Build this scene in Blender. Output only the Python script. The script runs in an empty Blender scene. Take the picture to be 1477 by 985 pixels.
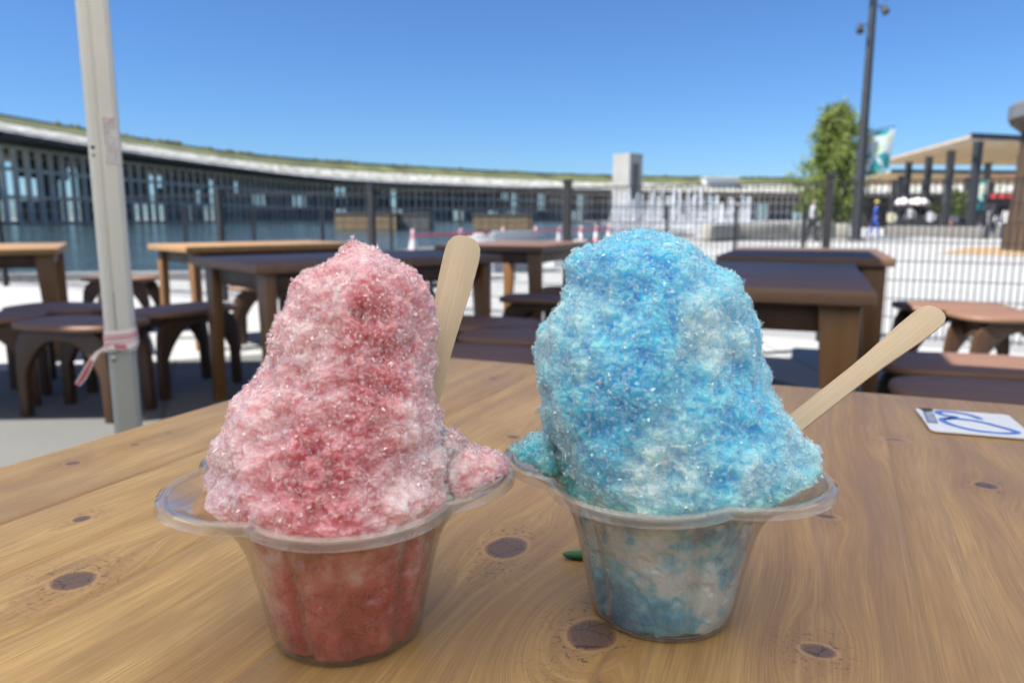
import bpy, bmesh, math, random
import numpy as np
from mathutils import Vector, Matrix, Euler

S = bpy.context.scene
COL = S.collection
R = math.radians
PI = math.pi

# ------------------------------------------------------------------ camera
EYE = 0.88                      # metres above the ground; table tops are at 0.70
PITCH = R(9.3)
FPX = 1080.0                    # focal length in photo pixels (1477 wide)
cam = bpy.data.cameras.new('camera')
camo = bpy.data.objects.new('camera', cam)
COL.objects.link(camo)
camo.location = (0, 0, EYE)
camo.rotation_euler = (PI / 2 - PITCH, 0, 0)
cam.sensor_width = 36.0
cam.lens = 36.0 * FPX / 1477.0
cam.clip_start = 0.02
cam.clip_end = 6000
cam.dof.use_dof = True
cam.dof.focus_distance = 0.325
cam.dof.aperture_fstop = 11.5
cam.dof.aperture_blades = 0
S.camera = camo

# ------------------------------------------------------------------ light
SUN_AZ = Vector((-0.93, -0.37, 0)).normalized()     # where the sun stands, left and a little behind
SUN_EL = R(54)
world = bpy.data.worlds.new('World')
S.world = world
world.use_nodes = True
wn = world.node_tree
bg = wn.nodes['Background']
sky = wn.nodes.new('ShaderNodeTexSky')
sky.sky_type = 'NISHITA'
sky.sun_disc = False
sky.sun_elevation = SUN_EL
sky.sun_rotation = math.atan2(SUN_AZ.x, SUN_AZ.y)
sky.air_density = 1.0
sky.dust_density = 0.15
sky.ozone_density = 3.0
tint = wn.nodes.new('ShaderNodeMix')
tint.data_type = 'RGBA'
tint.blend_type = 'MULTIPLY'
tint.inputs[0].default_value = 1.0
tint.inputs[7].default_value = (0.57, 0.86, 1.25, 1)
wn.links.new(sky.outputs[0], tint.inputs[6])
wn.links.new(tint.outputs[2], bg.inputs[0])
bg.inputs[1].default_value = 0.043
sl = bpy.data.lights.new('sun', 'SUN')
sl.energy = 4.6
sl.angle = R(0.53)
sl.color = (1.0, 0.95, 0.87)
so = bpy.data.objects.new('sun', sl)
COL.objects.link(so)
sdir = Vector((SUN_AZ.x * math.cos(SUN_EL), SUN_AZ.y * math.cos(SUN_EL), math.sin(SUN_EL)))
so.rotation_euler = sdir.to_track_quat('Z', 'Y').to_euler()
so.location = sdir * 60

S.view_settings.view_transform = 'Standard'
S.view_settings.look = 'None'
S.view_settings.gamma = 1.0
S.view_settings.exposure = 1.45
try:
    S.view_settings.use_curve_mapping = False
except Exception:
    pass
S.render.engine = 'CYCLES'
S.cycles.use_denoising = True
S.cycles.max_bounces = 10
S.cycles.transparent_max_bounces = 24
S.cycles.transmission_bounces = 8
S.cycles.caustics_refractive = False
S.cycles.caustics_reflective = False
S.cycles.sample_clamp_indirect = 6.0


# ------------------------------------------------------------------ measuring: photo pixel -> point in the place
def _ray(px, py):
    x = (px - 738.5) / FPX
    y = (py - 492.5) / FPX
    return Vector((x, math.cos(PITCH) - y * math.sin(PITCH), -math.sin(PITCH) - y * math.cos(PITCH)))


def at_z(px, py, z):
    r = _ray(px, py)
    return Vector((0, 0, EYE)) + r * ((z - EYE) / r.z)


def at_y(px, py, y):
    r = _ray(px, py)
    return Vector((0, 0, EYE)) + r * (y / r.y)


# ------------------------------------------------------------------ noise (numpy)
def _hash(ix, iy, iz, seed):
    h = (ix.astype(np.int64) * 374761393 + iy.astype(np.int64) * 668265263 + iz.astype(np.int64) * 2147483647 + seed * 1274126177) & 0xffffffff
    h = ((h ^ (h >> 13)) * 1274126177) & 0xffffffff
    h = ((h ^ (h >> 16)) * 2246822519) & 0xffffffff
    return ((h ^ (h >> 15)) & 0xffffff) / float(0xffffff)


def vnoise(p, seed=0):
    i = np.floor(p).astype(np.int64)
    f = p - i
    f = f * f * f * (f * (f * 6 - 15) + 10)
    out = 0
    for dx in (0, 1):
        for dy in (0, 1):
            for dz in (0, 1):
                w = (f[:, 0] if dx else 1 - f[:, 0]) * (f[:, 1] if dy else 1 - f[:, 1]) * (f[:, 2] if dz else 1 - f[:, 2])
                out = out + w * _hash(i[:, 0] + dx, i[:, 1] + dy, i[:, 2] + dz, seed)
    return out * 2 - 1


def fbm(p, octs=4, seed=0, gain=0.5):
    a, s, o = 1.0, 0.0, 0
    for k in range(octs):
        o = o + a * vnoise(p * (2.03 ** k) + 17.3 * k, seed + k)
        s += a
        a *= gain
    return o / s


def worley(p, seed=0):
    i = np.floor(p).astype(np.int64)
    best = np.full(len(p), 9.0)
    bid = np.zeros(len(p))
    for dx in (-1, 0, 1):
        for dy in (-1, 0, 1):
            for dz in (-1, 0, 1):
                c = i + np.array([dx, dy, dz])
                q = np.stack([c[:, 0] + _hash(c[:, 0], c[:, 1], c[:, 2], seed + 1), c[:, 1] + _hash(c[:, 0], c[:, 1], c[:, 2], seed + 2),
                              c[:, 2] + _hash(c[:, 0], c[:, 1], c[:, 2], seed + 3)], 1)
                d = np.sqrt(((p - q) ** 2).sum(1))
                hid = _hash(c[:, 0], c[:, 1], c[:, 2], seed + 7)
                m = d < best
                best = np.where(m, d, best)
                bid = np.where(m, hid, bid)
    return best, bid


# ------------------------------------------------------------------ materials
def mat(name):
    m = bpy.data.materials.new(name)
    m.use_nodes = True
    return m, m.node_tree, m.node_tree.nodes['Principled BSDF']


def nd(nt, t, **kw):
    n = nt.nodes.new(t)
    for k, v in kw.items():
        if k.startswith('i_'):
            n.inputs[k[2:].replace('_', ' ')].default_value = v
        else:
            setattr(n, k, v)
    return n


def ramp(nt, src, stops, interp='LINEAR'):
    r = nt.nodes.new('ShaderNodeValToRGB')
    r.color_ramp.interpolation = interp
    e = r.color_ramp.elements
    while len(e) < len(stops):
        e.new(0.5)
    for k, (p, c) in enumerate(stops):
        e[k].position = p
        e[k].color = (c, c, c, 1) if not hasattr(c, '__len__') else (*c[:3], 1)
    nt.links.new(src, r.inputs[0])
    return r.outputs[0]


def mixc(nt, fac, a, b, mode='MIX'):
    m = nt.nodes.new('ShaderNodeMix')
    m.data_type = 'RGBA'
    m.blend_type = mode
    for sock, v in ((m.inputs[0], fac), (m.inputs[6], a), (m.inputs[7], b)):
        if isinstance(v, bpy.types.NodeSocket):
            nt.links.new(v, sock)
        elif hasattr(v, '__len__'):
            sock.default_value = (*v[:3], 1)
        else:
            sock.default_value = v
    return m.outputs[2]


def math_n(nt, op, a, b=None, c=None):
    m = nt.nodes.new('ShaderNodeMath')
    m.operation = op
    for k, v in enumerate((a, b, c)):
        if v is None:
            continue
        if isinstance(v, bpy.types.NodeSocket):
            nt.links.new(v, m.inputs[k])
        else:
            m.inputs[k].default_value = v
    return m.outputs[0]


def coords(nt, scale=(1, 1, 1), rot=(0, 0, 0), kind='Object'):
    tc = nt.nodes.new('ShaderNodeTexCoord')
    mp = nt.nodes.new('ShaderNodeMapping')
    mp.inputs['Scale'].default_value = scale
    mp.inputs['Rotation'].default_value = rot
    nt.links.new(tc.outputs[kind], mp.inputs[0])
    return mp.outputs[0]


def noise(nt, vec, scale, detail=4, rough=0.55, dist=0.0):
    n = nt.nodes.new('ShaderNodeTexNoise')
    n.inputs['Scale'].default_value = scale
    n.inputs['Detail'].default_value = detail
    n.inputs['Roughness'].default_value = rough
    n.inputs['Distortion'].default_value = dist
    nt.links.new(vec, n.inputs['Vector'])
    return n.outputs[0]


def bump(nt, h, bsdf, strength=0.3, dist=0.01):
    b = nt.nodes.new('ShaderNodeBump')
    b.inputs['Strength'].default_value = strength
    b.inputs['Distance'].default_value = dist
    nt.links.new(h, b.inputs['Height'])
    nt.links.new(b.outputs[0], bsdf.inputs['Normal'])


def plain(name, col, rough=0.6, metal=0.0, var=0.12, scale=8.0, bmp=0.1, kind='Object', stretch=(1, 1, 1), spec=0.5):
    m, nt, b = mat(name)
    v = coords(nt, stretch, kind=kind)
    n = noise(nt, v, scale, 5)
    lo = tuple(c * (1 - var) for c in col)
    hi = tuple(min(1, c * (1 + var)) for c in col)
    nt.links.new(ramp(nt, n, [(0.3, lo), (0.7, hi)]), b.inputs['Base Color'])
    b.inputs['Roughness'].default_value = rough
    b.inputs['Metallic'].default_value = metal
    b.inputs['Specular IOR Level'].default_value = spec
    if bmp:
        bump(nt, noise(nt, v, scale * 12, 3), b, bmp, 0.004)
    return m


def wood(name, c0, c1, rough=0.45, axis='x', fine=60):
    m, nt, b = mat(name)
    st = {'x': (1.2, 14, 14), 'y': (14, 1.2, 14), 'z': (14, 14, 1.2)}[axis]
    v = coords(nt, st)
    n = noise(nt, v, 1.6, 6, 0.6, 0.4)
    f = noise(nt, v, fine / 4, 3)
    c = ramp(nt, n, [(0.3, c0), (0.7, c1)])
    c = mixc(nt, math_n(nt, 'MULTIPLY', f, 0.5), c, tuple(x * 0.62 for x in c0))
    nt.links.new(c, b.inputs['Base Color'])
    b.inputs['Roughness'].default_value = rough
    bump(nt, f, b, 0.15, 0.002)
    return m


M = {}
M['stool_wood'] = wood('brown_stained_wood', (0.18, 0.096, 0.058), (0.235, 0.130, 0.080), 0.55)
M['stool_leg'] = wood('brown_stained_wood_upright', (0.050, 0.023, 0.010), (0.085, 0.040, 0.018), 0.5, 'z')
M['dark_top'] = wood('dark_stained_tabletop', (0.15, 0.084, 0.052), (0.195, 0.112, 0.071), 0.5)
M['honey_leg'] = wood('honey_wood_upright', (0.15, 0.068, 0.019), (0.215, 0.102, 0.032), 0.45, 'z')
M['honey_top'] = wood('honey_wood_board', (0.30, 0.165, 0.06), (0.42, 0.25, 0.10), 0.42)
M['stick'] = None
M['black_metal'] = plain('black_fence_metal', (0.018, 0.018, 0.02), 0.5, 0.0, 0.2, 5, 0)
M['mast_metal'] = plain('dark_mast_metal', (0.035, 0.037, 0.042), 0.5, 0.2, 0.15, 3, 0)
M['white_metal'] = plain('white_coated_metal', (0.62, 0.62, 0.58), 0.4, 0.0, 0.05, 6, 0.02)
M['grey_metal'] = plain('grey_coated_metal', (0.26, 0.275, 0.265), 0.42, 0.0, 0.06, 9, 0.02)
M['white_plastic'] = plain('white_plastic', (0.60, 0.61, 0.61), 0.5, 0, 0.04, 3, 0)
M['dark_hole'] = plain('dark_hole', (0.05, 0.048, 0.045), 0.7, 0, 0.1, 5, 0)
M['concrete'] = plain('pale_concrete', (0.30, 0.297, 0.288), 0.85, 0, 0.12, 0.4, 0.2)
M['cream_wall'] = plain('cream_plaster', (0.36, 0.345, 0.29), 0.85, 0, 0.06, 0.8, 0.1)
M['tan_wood'] = wood('tan_cladding', (0.33, 0.22, 0.115), (0.43, 0.30, 0.17), 0.7)
M['grey_panel'] = plain('grey_panel', (0.15, 0.145, 0.135), 0.7, 0, 0.1, 1, 0)
M['ring_timber'] = plain('weathered_ring_timber', (0.56, 0.51, 0.46), 0.75, 0, 0.22, 0.5, 0)
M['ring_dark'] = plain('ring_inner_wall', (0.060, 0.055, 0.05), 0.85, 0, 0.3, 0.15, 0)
M['ring_fascia'] = plain('ring_fascia', (0.075, 0.065, 0.055), 0.8, 0, 0.25, 0.3, 0)
M['rail_white'] = plain('white_roof_deck', (0.42, 0.42, 0.405), 0.7, 0, 0.25, 0.25, 0)
_nt = M['rail_white'].node_tree
_b = _nt.nodes['Principled BSDF']
_src = _b.inputs['Base Color'].links[0].from_socket
_pat = ramp(_nt, noise(_nt, coords(_nt, (.5, .5, 1.6)), 1.0, 4, .7), [(0.46, 0.0), (0.56, 0.85)])
_nt.links.new(mixc(_nt, _pat, _src, (0.10, 0.105, 0.05)), _b.inputs['Base Color'])
M['turf'] = plain('roof_turf', (0.070, 0.082, 0.026), 0.9, 0, 0.6, 0.12, 0)
M['turf_dry'] = plain('roof_shrub', (0.075, 0.085, 0.045), 0.9, 0, 0.4, 0.4, 0)
M['slat'] = plain('beige_slat', (0.50, 0.355, 0.19), 0.75, 0, 0.15, 2, 0)
M['kiosk_wood'] = wood('brown_kiosk_boards', (0.055, 0.034, 0.02), (0.095, 0.058, 0.034), 0.75, 'z')
M['roof_grey'] = plain('grey_sheet_roof', (0.15, 0.155, 0.16), 0.45, 0.3, 0.1, 2, 0)
M['skin'] = plain('skin', (0.50, 0.33, 0.25), 0.6, 0, 0.05, 4, 0)
M['hair'] = plain('dark_hair', (0.02, 0.016, 0.013), 0.6, 0, 0.1, 20, 0)
M['cloth_blue'] = plain('blue_cloth', (0.03, 0.075, 0.36), 0.9, 0, 0.12, 6, 0)
M['cloth_grey'] = plain('grey_cloth', (0.30, 0.31, 0.33), 0.9, 0, 0.12, 6, 0)
M['cloth_dark'] = plain('dark_cloth', (0.03, 0.032, 0.04), 0.9, 0, 0.12, 6, 0)
M['cloth_white'] = plain('white_cloth', (0.70, 0.69, 0.68), 0.9, 0, 0.06, 6, 0)
M['cloth_red'] = plain('red_cloth', (0.42, 0.05, 0.05), 0.9, 0, 0.1, 6, 0)
M['cloth_pink'] = plain('pink_cloth', (0.60, 0.28, 0.34), 0.9, 0, 0.1, 6, 0)
M['hat_yellow'] = plain('yellow_hat', (0.46, 0.36, 0.09), 0.9, 0, 0.1, 6, 0)
M['rubber'] = plain('black_rubber', (0.015, 0.015, 0.016), 0.8, 0, 0.1, 6, 0)
M['red_plastic'] = plain('red_plastic', (0.50, 0.045, 0.10), 0.5, 0, 0.08, 6, 0)
M['bark'] = plain('bark', (0.10, 0.075, 0.05), 0.9, 0, 0.3, 8, 0.3)
M['ink_blue'] = plain('blue_ink', (0.075, 0.20, 0.66), 0.5, 0, 0.15, 60, 0)
M['ink_strip'] = plain('blue_grey_strip', (0.17, 0.23, 0.40), 0.5, 0, 0.1, 200, 0)
M['card'] = plain('white_laminated_card', (0.72, 0.75, 0.80), 0.3, 0, 0.02, 30, 0)
M['leafgreen'] = plain('green_pod', (0.045, 0.20, 0.075), 0.55, 0, 0.2, 250, 0.3)
M['label_grey'] = plain('grey_print', (0.34, 0.34, 0.37), 0.6, 0, 0.15, 60, 0)
M['label_pale'] = plain('pale_sticker', (0.57, 0.565, 0.58), 0.45, 0, 0.05, 60, 0)
M['label_red'] = plain('dull_red_print', (0.42, 0.19, 0.22), 0.6, 0, 0.15, 60, 0)
M['tape_red'] = plain('red_tape_print', (0.55, 0.12, 0.15), 0.5, 0, 0.15, 90, 0)
M['screw'] = plain('steel_screw', (0.45, 0.45, 0.44), 0.35, 0.8, 0.1, 80, 0)


def make_leaf_mat(name, c0, c1, scale=0.9):
    m, nt, b = mat(name)
    v = coords(nt)
    nt.links.new(ramp(nt, noise(nt, v, scale, 4), [(0.3, c0), (0.7, c1)]), b.inputs['Base Color'])
    b.inputs['Roughness'].default_value = 0.7
    tr = nd(nt, 'ShaderNodeBsdfTranslucent')
    tr.inputs[0].default_value = (*[min(1, x * 1.5) for x in c1], 1)
    mx = nd(nt, 'ShaderNodeMixShader')
    mx.inputs[0].default_value = 0.3
    nt.links.new(b.outputs[0], mx.inputs[1])
    nt.links.new(tr.outputs[0], mx.inputs[2])
    nt.links.new(mx.outputs[0], nt.nodes['Material Output'].inputs[0])
    return m


M['leaf_spring'] = make_leaf_mat('spring_leaf', (0.10, 0.145, 0.025), (0.19, 0.235, 0.06))
M['leaf_bush'] = make_leaf_mat('bush_leaf', (0.05, 0.085, 0.015), (0.12, 0.16, 0.035))


def stick_mat():
    m, nt, b = mat('pale_birch_stick')
    v = coords(nt, (14, 900, 300))
    v2 = coords(nt, (60, 700, 300))
    n = noise(nt, v, 1.0, 3)
    f = noise(nt, v2, 1.6, 4)
    c = ramp(nt, n, [(0.25, (0.46, 0.375, 0.265)), (0.75, (0.55, 0.46, 0.345))])
    c = mixc(nt, math_n(nt, 'MULTIPLY', f, 0.35), c, (0.40, 0.29, 0.17))
    nt.links.new(c, b.inputs['Base Color'])
    b.inputs['Roughness'].default_value = 0.62
    bump(nt, f, b, 0.12, 0.0006)
    return m


M['stick'] = stick_mat()


def tape_mat():
    m, nt, b = mat('white_ribbon_tape')
    b.inputs['Base Color'].default_value = (0.70, 0.64, 0.65, 1)
    b.inputs['Roughness'].default_value = 0.35
    return m


M['tape'] = tape_mat()


def tent_mat():
    m, nt, b = mat('white_tent_fabric')
    v = coords(nt)
    c = ramp(nt, noise(nt, v, 2.0, 4), [(0.3, (0.74, 0.73, 0.70)), (0.7, (0.80, 0.79, 0.76))])
    nt.links.new(c, b.inputs['Base Color'])
    b.inputs['Roughness'].default_value = 0.9
    tr = nd(nt, 'ShaderNodeBsdfTranslucent')
    tr.inputs[0].default_value = (0.93, 0.87, 0.76, 1)
    mx = nd(nt, 'ShaderNodeMixShader')
    mx.inputs[0].default_value = 0.66
    nt.links.new(b.outputs[0], mx.inputs[1])
    nt.links.new(tr.outputs[0], mx.inputs[2])
    nt.links.new(mx.outputs[0], nt.nodes['Material Output'].inputs[0])
    return m


M['tent'] = tent_mat()
M['added_shade_wall'] = plain('navy_shade_cloth', (0.05, 0.055, 0.07), 0.9, 0, 0.08, 2, 0)  # cloth of the wall added out of view
M['sail'] = plain('beige_shade_fabric', (0.42, 0.37, 0.31), 0.9, 0, 0.08, 2, 0)
_nt = M['sail'].node_tree
_tr = nd(_nt, 'ShaderNodeBsdfTranslucent')
_tr.inputs[0].default_value = (0.55, 0.46, 0.36, 1)
_mx = nd(_nt, 'ShaderNodeMixShader')
_mx.inputs[0].default_value = 0.22
_nt.links.new(_nt.nodes['Principled BSDF'].outputs[0], _mx.inputs[1])
_nt.links.new(_tr.outputs[0], _mx.inputs[2])
_nt.links.new(_mx.outputs[0], _nt.nodes['Material Output'].inputs[0])


def tabletop_mat():
    """honey boards: the grain field (metres across the boards, bent round each knot) comes with the mesh"""
    m, nt, b = mat('honey_board_tabletop')
    ga = nd(nt, 'ShaderNodeAttribute', attribute_name='grain').outputs['Fac']
    ka = nd(nt, 'ShaderNodeAttribute', attribute_name='knot').outputs['Fac']
    na = nd(nt, 'ShaderNodeAttribute', attribute_name='near_knot').outputs['Fac']
    ta = nd(nt, 'ShaderNodeAttribute', attribute_name='tone').outputs['Fac']
    tc = nd(nt, 'ShaderNodeTexCoord').outputs['Object']
    sep = nd(nt, 'ShaderNodeSeparateXYZ')
    nt.links.new(tc, sep.inputs[0])

    def gvec(sx, sy):
        cb = nd(nt, 'ShaderNodeCombineXYZ')
        nt.links.new(math_n(nt, 'MULTIPLY', ga, sx), cb.inputs[0])
        nt.links.new(math_n(nt, 'MULTIPLY', sep.outputs[1], sy), cb.inputs[1])
        nt.links.new(ta, cb.inputs[2])
        return cb.outputs[0]
    rings = noise(nt, gvec(42, 0.9), 1.0, 5, 0.6)
    c = ramp(nt, rings, [(0.30, (0.37, 0.205, 0.068)), (0.5, (0.53, 0.34, 0.122)), (0.70, (0.63, 0.43, 0.175))])
    # thin pale growth lines
    ln = noise(nt, gvec(34, 0.45), 1.0, 1.5, 0.5)
    sw = nd(nt, 'ShaderNodeMath', operation='PINGPONG')
    nt.links.new(math_n(nt, 'MULTIPLY', ln, 5.0), sw.inputs[0])
    sw.inputs[1].default_value = 0.5
    line = ramp(nt, sw.outputs[0], [(0.0, 1.0), (0.045, 0.0)])
    vis = ramp(nt, noise(nt, coords(nt, (5, 2.2, 1)), 1.3, 2), [(0.42, 0.05), (0.64, 0.75)])
    c = mixc(nt, math_n(nt, 'MULTIPLY', line, vis), c, (0.68, 0.50, 0.27))
    # fine fibres
    fib = noise(nt, gvec(520, 16), 1.0, 3, 0.6)
    c = mixc(nt, ramp(nt, fib, [(0.45, 0.0), (0.75, 0.42)]), c, (0.235, 0.13, 0.055))
    fib2 = noise(nt, gvec(240, 4), 1.0, 4, 0.65)
    c = mixc(nt, ramp(nt, fib2, [(0.35, 0.34), (0.6, 0.0)]), c, (0.26, 0.15, 0.068))
    fib3 = noise(nt, gvec(1500, 22), 1.0, 3, 0.7)
    c = mixc(nt, ramp(nt, fib3, [(0.40, 0.5), (0.58, 0.0)]), c, (0.22, 0.125, 0.052))
    c = mixc(nt, ramp(nt, fib3, [(0.55, 0.0), (0.8, 0.35)]), c, (0.66, 0.48, 0.25))
    # grey-brown weathering lying in streaks
    st = noise(nt, gvec(13, 2.6), 1.0, 4, 0.6, 0.6)
    c = mixc(nt, ramp(nt, st, [(0.50, 0.0), (0.74, 0.62)]), c, (0.215, 0.135, 0.070))
    bl = noise(nt, coords(nt, (9, 5, 1)), 1.0, 4, 0.6)
    c = mixc(nt, ramp(nt, bl, [(0.52, 0.0), (0.78, 0.55)]), c, (0.20, 0.128, 0.072))
    # tone of each board
    c = mixc(nt, ramp(nt, ta, [(0.0, 0.0), (1.0, 0.48)]), c, (0.235, 0.142, 0.075))
    sa = nd(nt, 'ShaderNodeAttribute', attribute_name='seam').outputs['Fac']
    c = mixc(nt, math_n(nt, 'MULTIPLY', sa, 0.28), c, (0.13, 0.075, 0.035))
    # dark flecks close to the knots
    cb = nd(nt, 'ShaderNodeCombineXYZ')
    nt.links.new(math_n(nt, 'MULTIPLY', sep.outputs[0], 330), cb.inputs[0])
    nt.links.new(math_n(nt, 'MULTIPLY', sep.outputs[1], 330), cb.inputs[1])
    fl = noise(nt, cb.outputs[0], 1.0, 2, 0.7)
    clus = noise(nt, coords(nt, (40, 40, 1)), 1.0, 2)
    fm = math_n(nt, 'MULTIPLY', ramp(nt, fl, [(0.56, 0.0), (0.62, 1.0)]), math_n(nt, 'MULTIPLY', na, ramp(nt, clus, [(0.42, 0.0), (0.52, 1.0)])))
    c = mixc(nt, fm, c, (0.035, 0.022, 0.018))
    halo = math_n(nt, 'MULTIPLY', na, 0.40)
    c = mixc(nt, halo, c, (0.22, 0.115, 0.055))
    # the knots themselves
    kn = noise(nt, tc, 700, 3)
    kc = ramp(nt, kn, [(0.3, (0.085, 0.053, 0.045)), (0.7, (0.155, 0.10, 0.078))])
    vor = nd(nt, 'ShaderNodeTexVoronoi', feature='DISTANCE_TO_EDGE')
    vor.inputs['Scale'].default_value = 75
    nt.links.new(tc, vor.inputs['Vector'])
    kc = mixc(nt, ramp(nt, vor.outputs['Distance'], [(0.0, 0.9), (0.035, 0.0)]), kc, (0.012, 0.008, 0.008))
    c = mixc(nt, ramp(nt, ka, [(0.36, 0.0), (0.62, 0.92)]), c, kc)
    rim = ramp(nt, ka, [(0.10, 0.0), (0.36, 0.38), (0.46, 0.0)])
    c = mixc(nt, rim, c, (0.50, 0.33, 0.17))
    nt.links.new(c, b.inputs['Base Color'])
    b.inputs['Specular IOR Level'].default_value = 0.5
    nt.links.new(ramp(nt, fib2, [(0.3, 0.34), (0.7, 0.48)]), b.inputs['Roughness'])
    h = mixc(nt, 0.5, fib3, fib2)
    bump(nt, h, b, 0.22, 0.0007)
    return m


M['our_top'] = tabletop_mat()


def ice_mat(name, stops, sss_col, packed=False):
    m, nt, b = mat(name)
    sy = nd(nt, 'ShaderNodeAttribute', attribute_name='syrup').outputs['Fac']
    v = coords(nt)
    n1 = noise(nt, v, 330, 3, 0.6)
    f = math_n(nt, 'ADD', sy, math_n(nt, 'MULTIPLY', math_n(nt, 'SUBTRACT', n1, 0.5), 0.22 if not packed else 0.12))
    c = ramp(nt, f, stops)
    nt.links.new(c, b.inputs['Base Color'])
    b.inputs['Subsurface Weight'].default_value = 1.0 if not packed else 0.5
    b.inputs['Subsurface Radius'].default_value = sss_col
    b.inputs['Subsurface Scale'].default_value = 0.020 if not packed else 0.006
    nt.links.new(ramp(nt, noise(nt, v, 900, 2), [(0.35, 0.10), (0.65, 0.35)]), b.inputs['Roughness'])
    b.inputs['IOR'].default_value = 1.45
    b.inputs['Coat Weight'].default_value = 0.8
    b.inputs['Coat Roughness'].default_value = 0.08
    b.inputs['Coat IOR'].default_value = 1.6
    vo = nd(nt, 'ShaderNodeTexVoronoi', feature='F1')
    vo.inputs['Scale'].default_value = 520
    nt.links.new(v, vo.inputs['Vector'])
    bm = nd(nt, 'ShaderNodeBump')
    bm.inputs['Strength'].default_value = 0.9 if not packed else 0.2
    bm.inputs['Distance'].default_value = 0.0012
    nt.links.new(vo.outputs['Distance'], bm.inputs['Height'])
    nt.links.new(bm.outputs[0], b.inputs['Coat Normal'])
    b2 = nd(nt, 'ShaderNodeBump')
    b2.inputs['Strength'].default_value = 0.15
    b2.inputs['Distance'].default_value = 0.0010
    nt.links.new(vo.outputs['Distance'], b2.inputs['Height'])
    nt.links.new(b2.outputs[0], b.inputs['Normal'])
    return m


def crystal_mat(name, c):
    m, nt, b = mat(name)
    ga = nd(nt, 'ShaderNodeAttribute', attribute_name='clarity').outputs['Fac']
    gl = nd(nt, 'ShaderNodeBsdfGlossy')
    gl.inputs[0].default_value = (*[x ** 1.6 for x in c], 1)
    gl.inputs['Roughness'].default_value = 0.10
    tl = nd(nt, 'ShaderNodeBsdfDiffuse')
    tl.inputs[0].default_value = (*c, 1)
    tp = nd(nt, 'ShaderNodeBsdfTransparent')
    tp.inputs[0].default_value = (0.99, 0.99, 0.99, 1)
    m1 = nd(nt, 'ShaderNodeMixShader')
    m1.inputs[0].default_value = 0.5
    nt.links.new(gl.outputs[0], m1.inputs[1])
    nt.links.new(tl.outputs[0], m1.inputs[2])
    m2 = nd(nt, 'ShaderNodeMixShader')
    nt.links.new(ga, m2.inputs[0])
    nt.links.new(m1.outputs[0], m2.inputs[1])
    nt.links.new(tp.outputs[0], m2.inputs[2])
    nt.links.new(m2.outputs[0], nt.nodes['Material Output'].inputs[0])
    return m


def clear_plastic(name, frost_lo, frost_hi, col=(0.80, 0.79, 0.77), scale=120, stretch=(1, 1, 1), bmp=0.25):
    m, nt, b = mat(name)
    out = nt.nodes['Material Output']
    v = coords(nt, stretch)
    fr = noise(nt, v, scale, 5, 0.65)
    fac = ramp(nt, fr, [(0.38, frost_lo), (0.64, frost_hi)])
    b.inputs['Base Color'].default_value = (*col, 1)
    b.inputs['Roughness'].default_value = 0.35
    tl = nd(nt, 'ShaderNodeBsdfTranslucent')
    tl.inputs[0].default_value = (*col, 1)
    hz = nd(nt, 'ShaderNodeMixShader')
    hz.inputs[0].default_value = 0.5
    nt.links.new(b.outputs[0], hz.inputs[1])
    nt.links.new(tl.outputs[0], hz.inputs[2])
    tp = nd(nt, 'ShaderNodeBsdfTransparent')
    tp.inputs[0].default_value = (0.985, 0.985, 0.985, 1)
    m1 = nd(nt, 'ShaderNodeMixShader')
    nt.links.new(fac, m1.inputs[0])
    nt.links.new(tp.outputs[0], m1.inputs[1])
    nt.links.new(hz.outputs[0], m1.inputs[2])
    gl = nd(nt, 'ShaderNodeBsdfGlossy')
    gl.inputs['Roughness'].default_value = 0.04
    fz = nd(nt, 'ShaderNodeLayerWeight')
    fz.inputs[0].default_value = 0.5
    bm = nd(nt, 'ShaderNodeBump')
    bm.inputs['Strength'].default_value = bmp
    bm.inputs['Distance'].default_value = 0.001
    nt.links.new(noise(nt, v, 260, 2), bm.inputs['Height'])
    nt.links.new(bm.outputs[0], gl.inputs['Normal'])
    nt.links.new(bm.outputs[0], fz.inputs['Normal'])
    m2 = nd(nt, 'ShaderNodeMixShader')
    nt.links.new(math_n(nt, 'MULTIPLY_ADD', math_n(nt, 'POWER', fz.outputs['Facing'], 3.0), 0.75, 0.05), m2.inputs[0])
    nt.links.new(m1.outputs[0], m2.inputs[1])
    nt.links.new(gl.outputs[0], m2.inputs[2])
    nt.links.new(m2.outputs[0], out.inputs[0])
    return m


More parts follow.
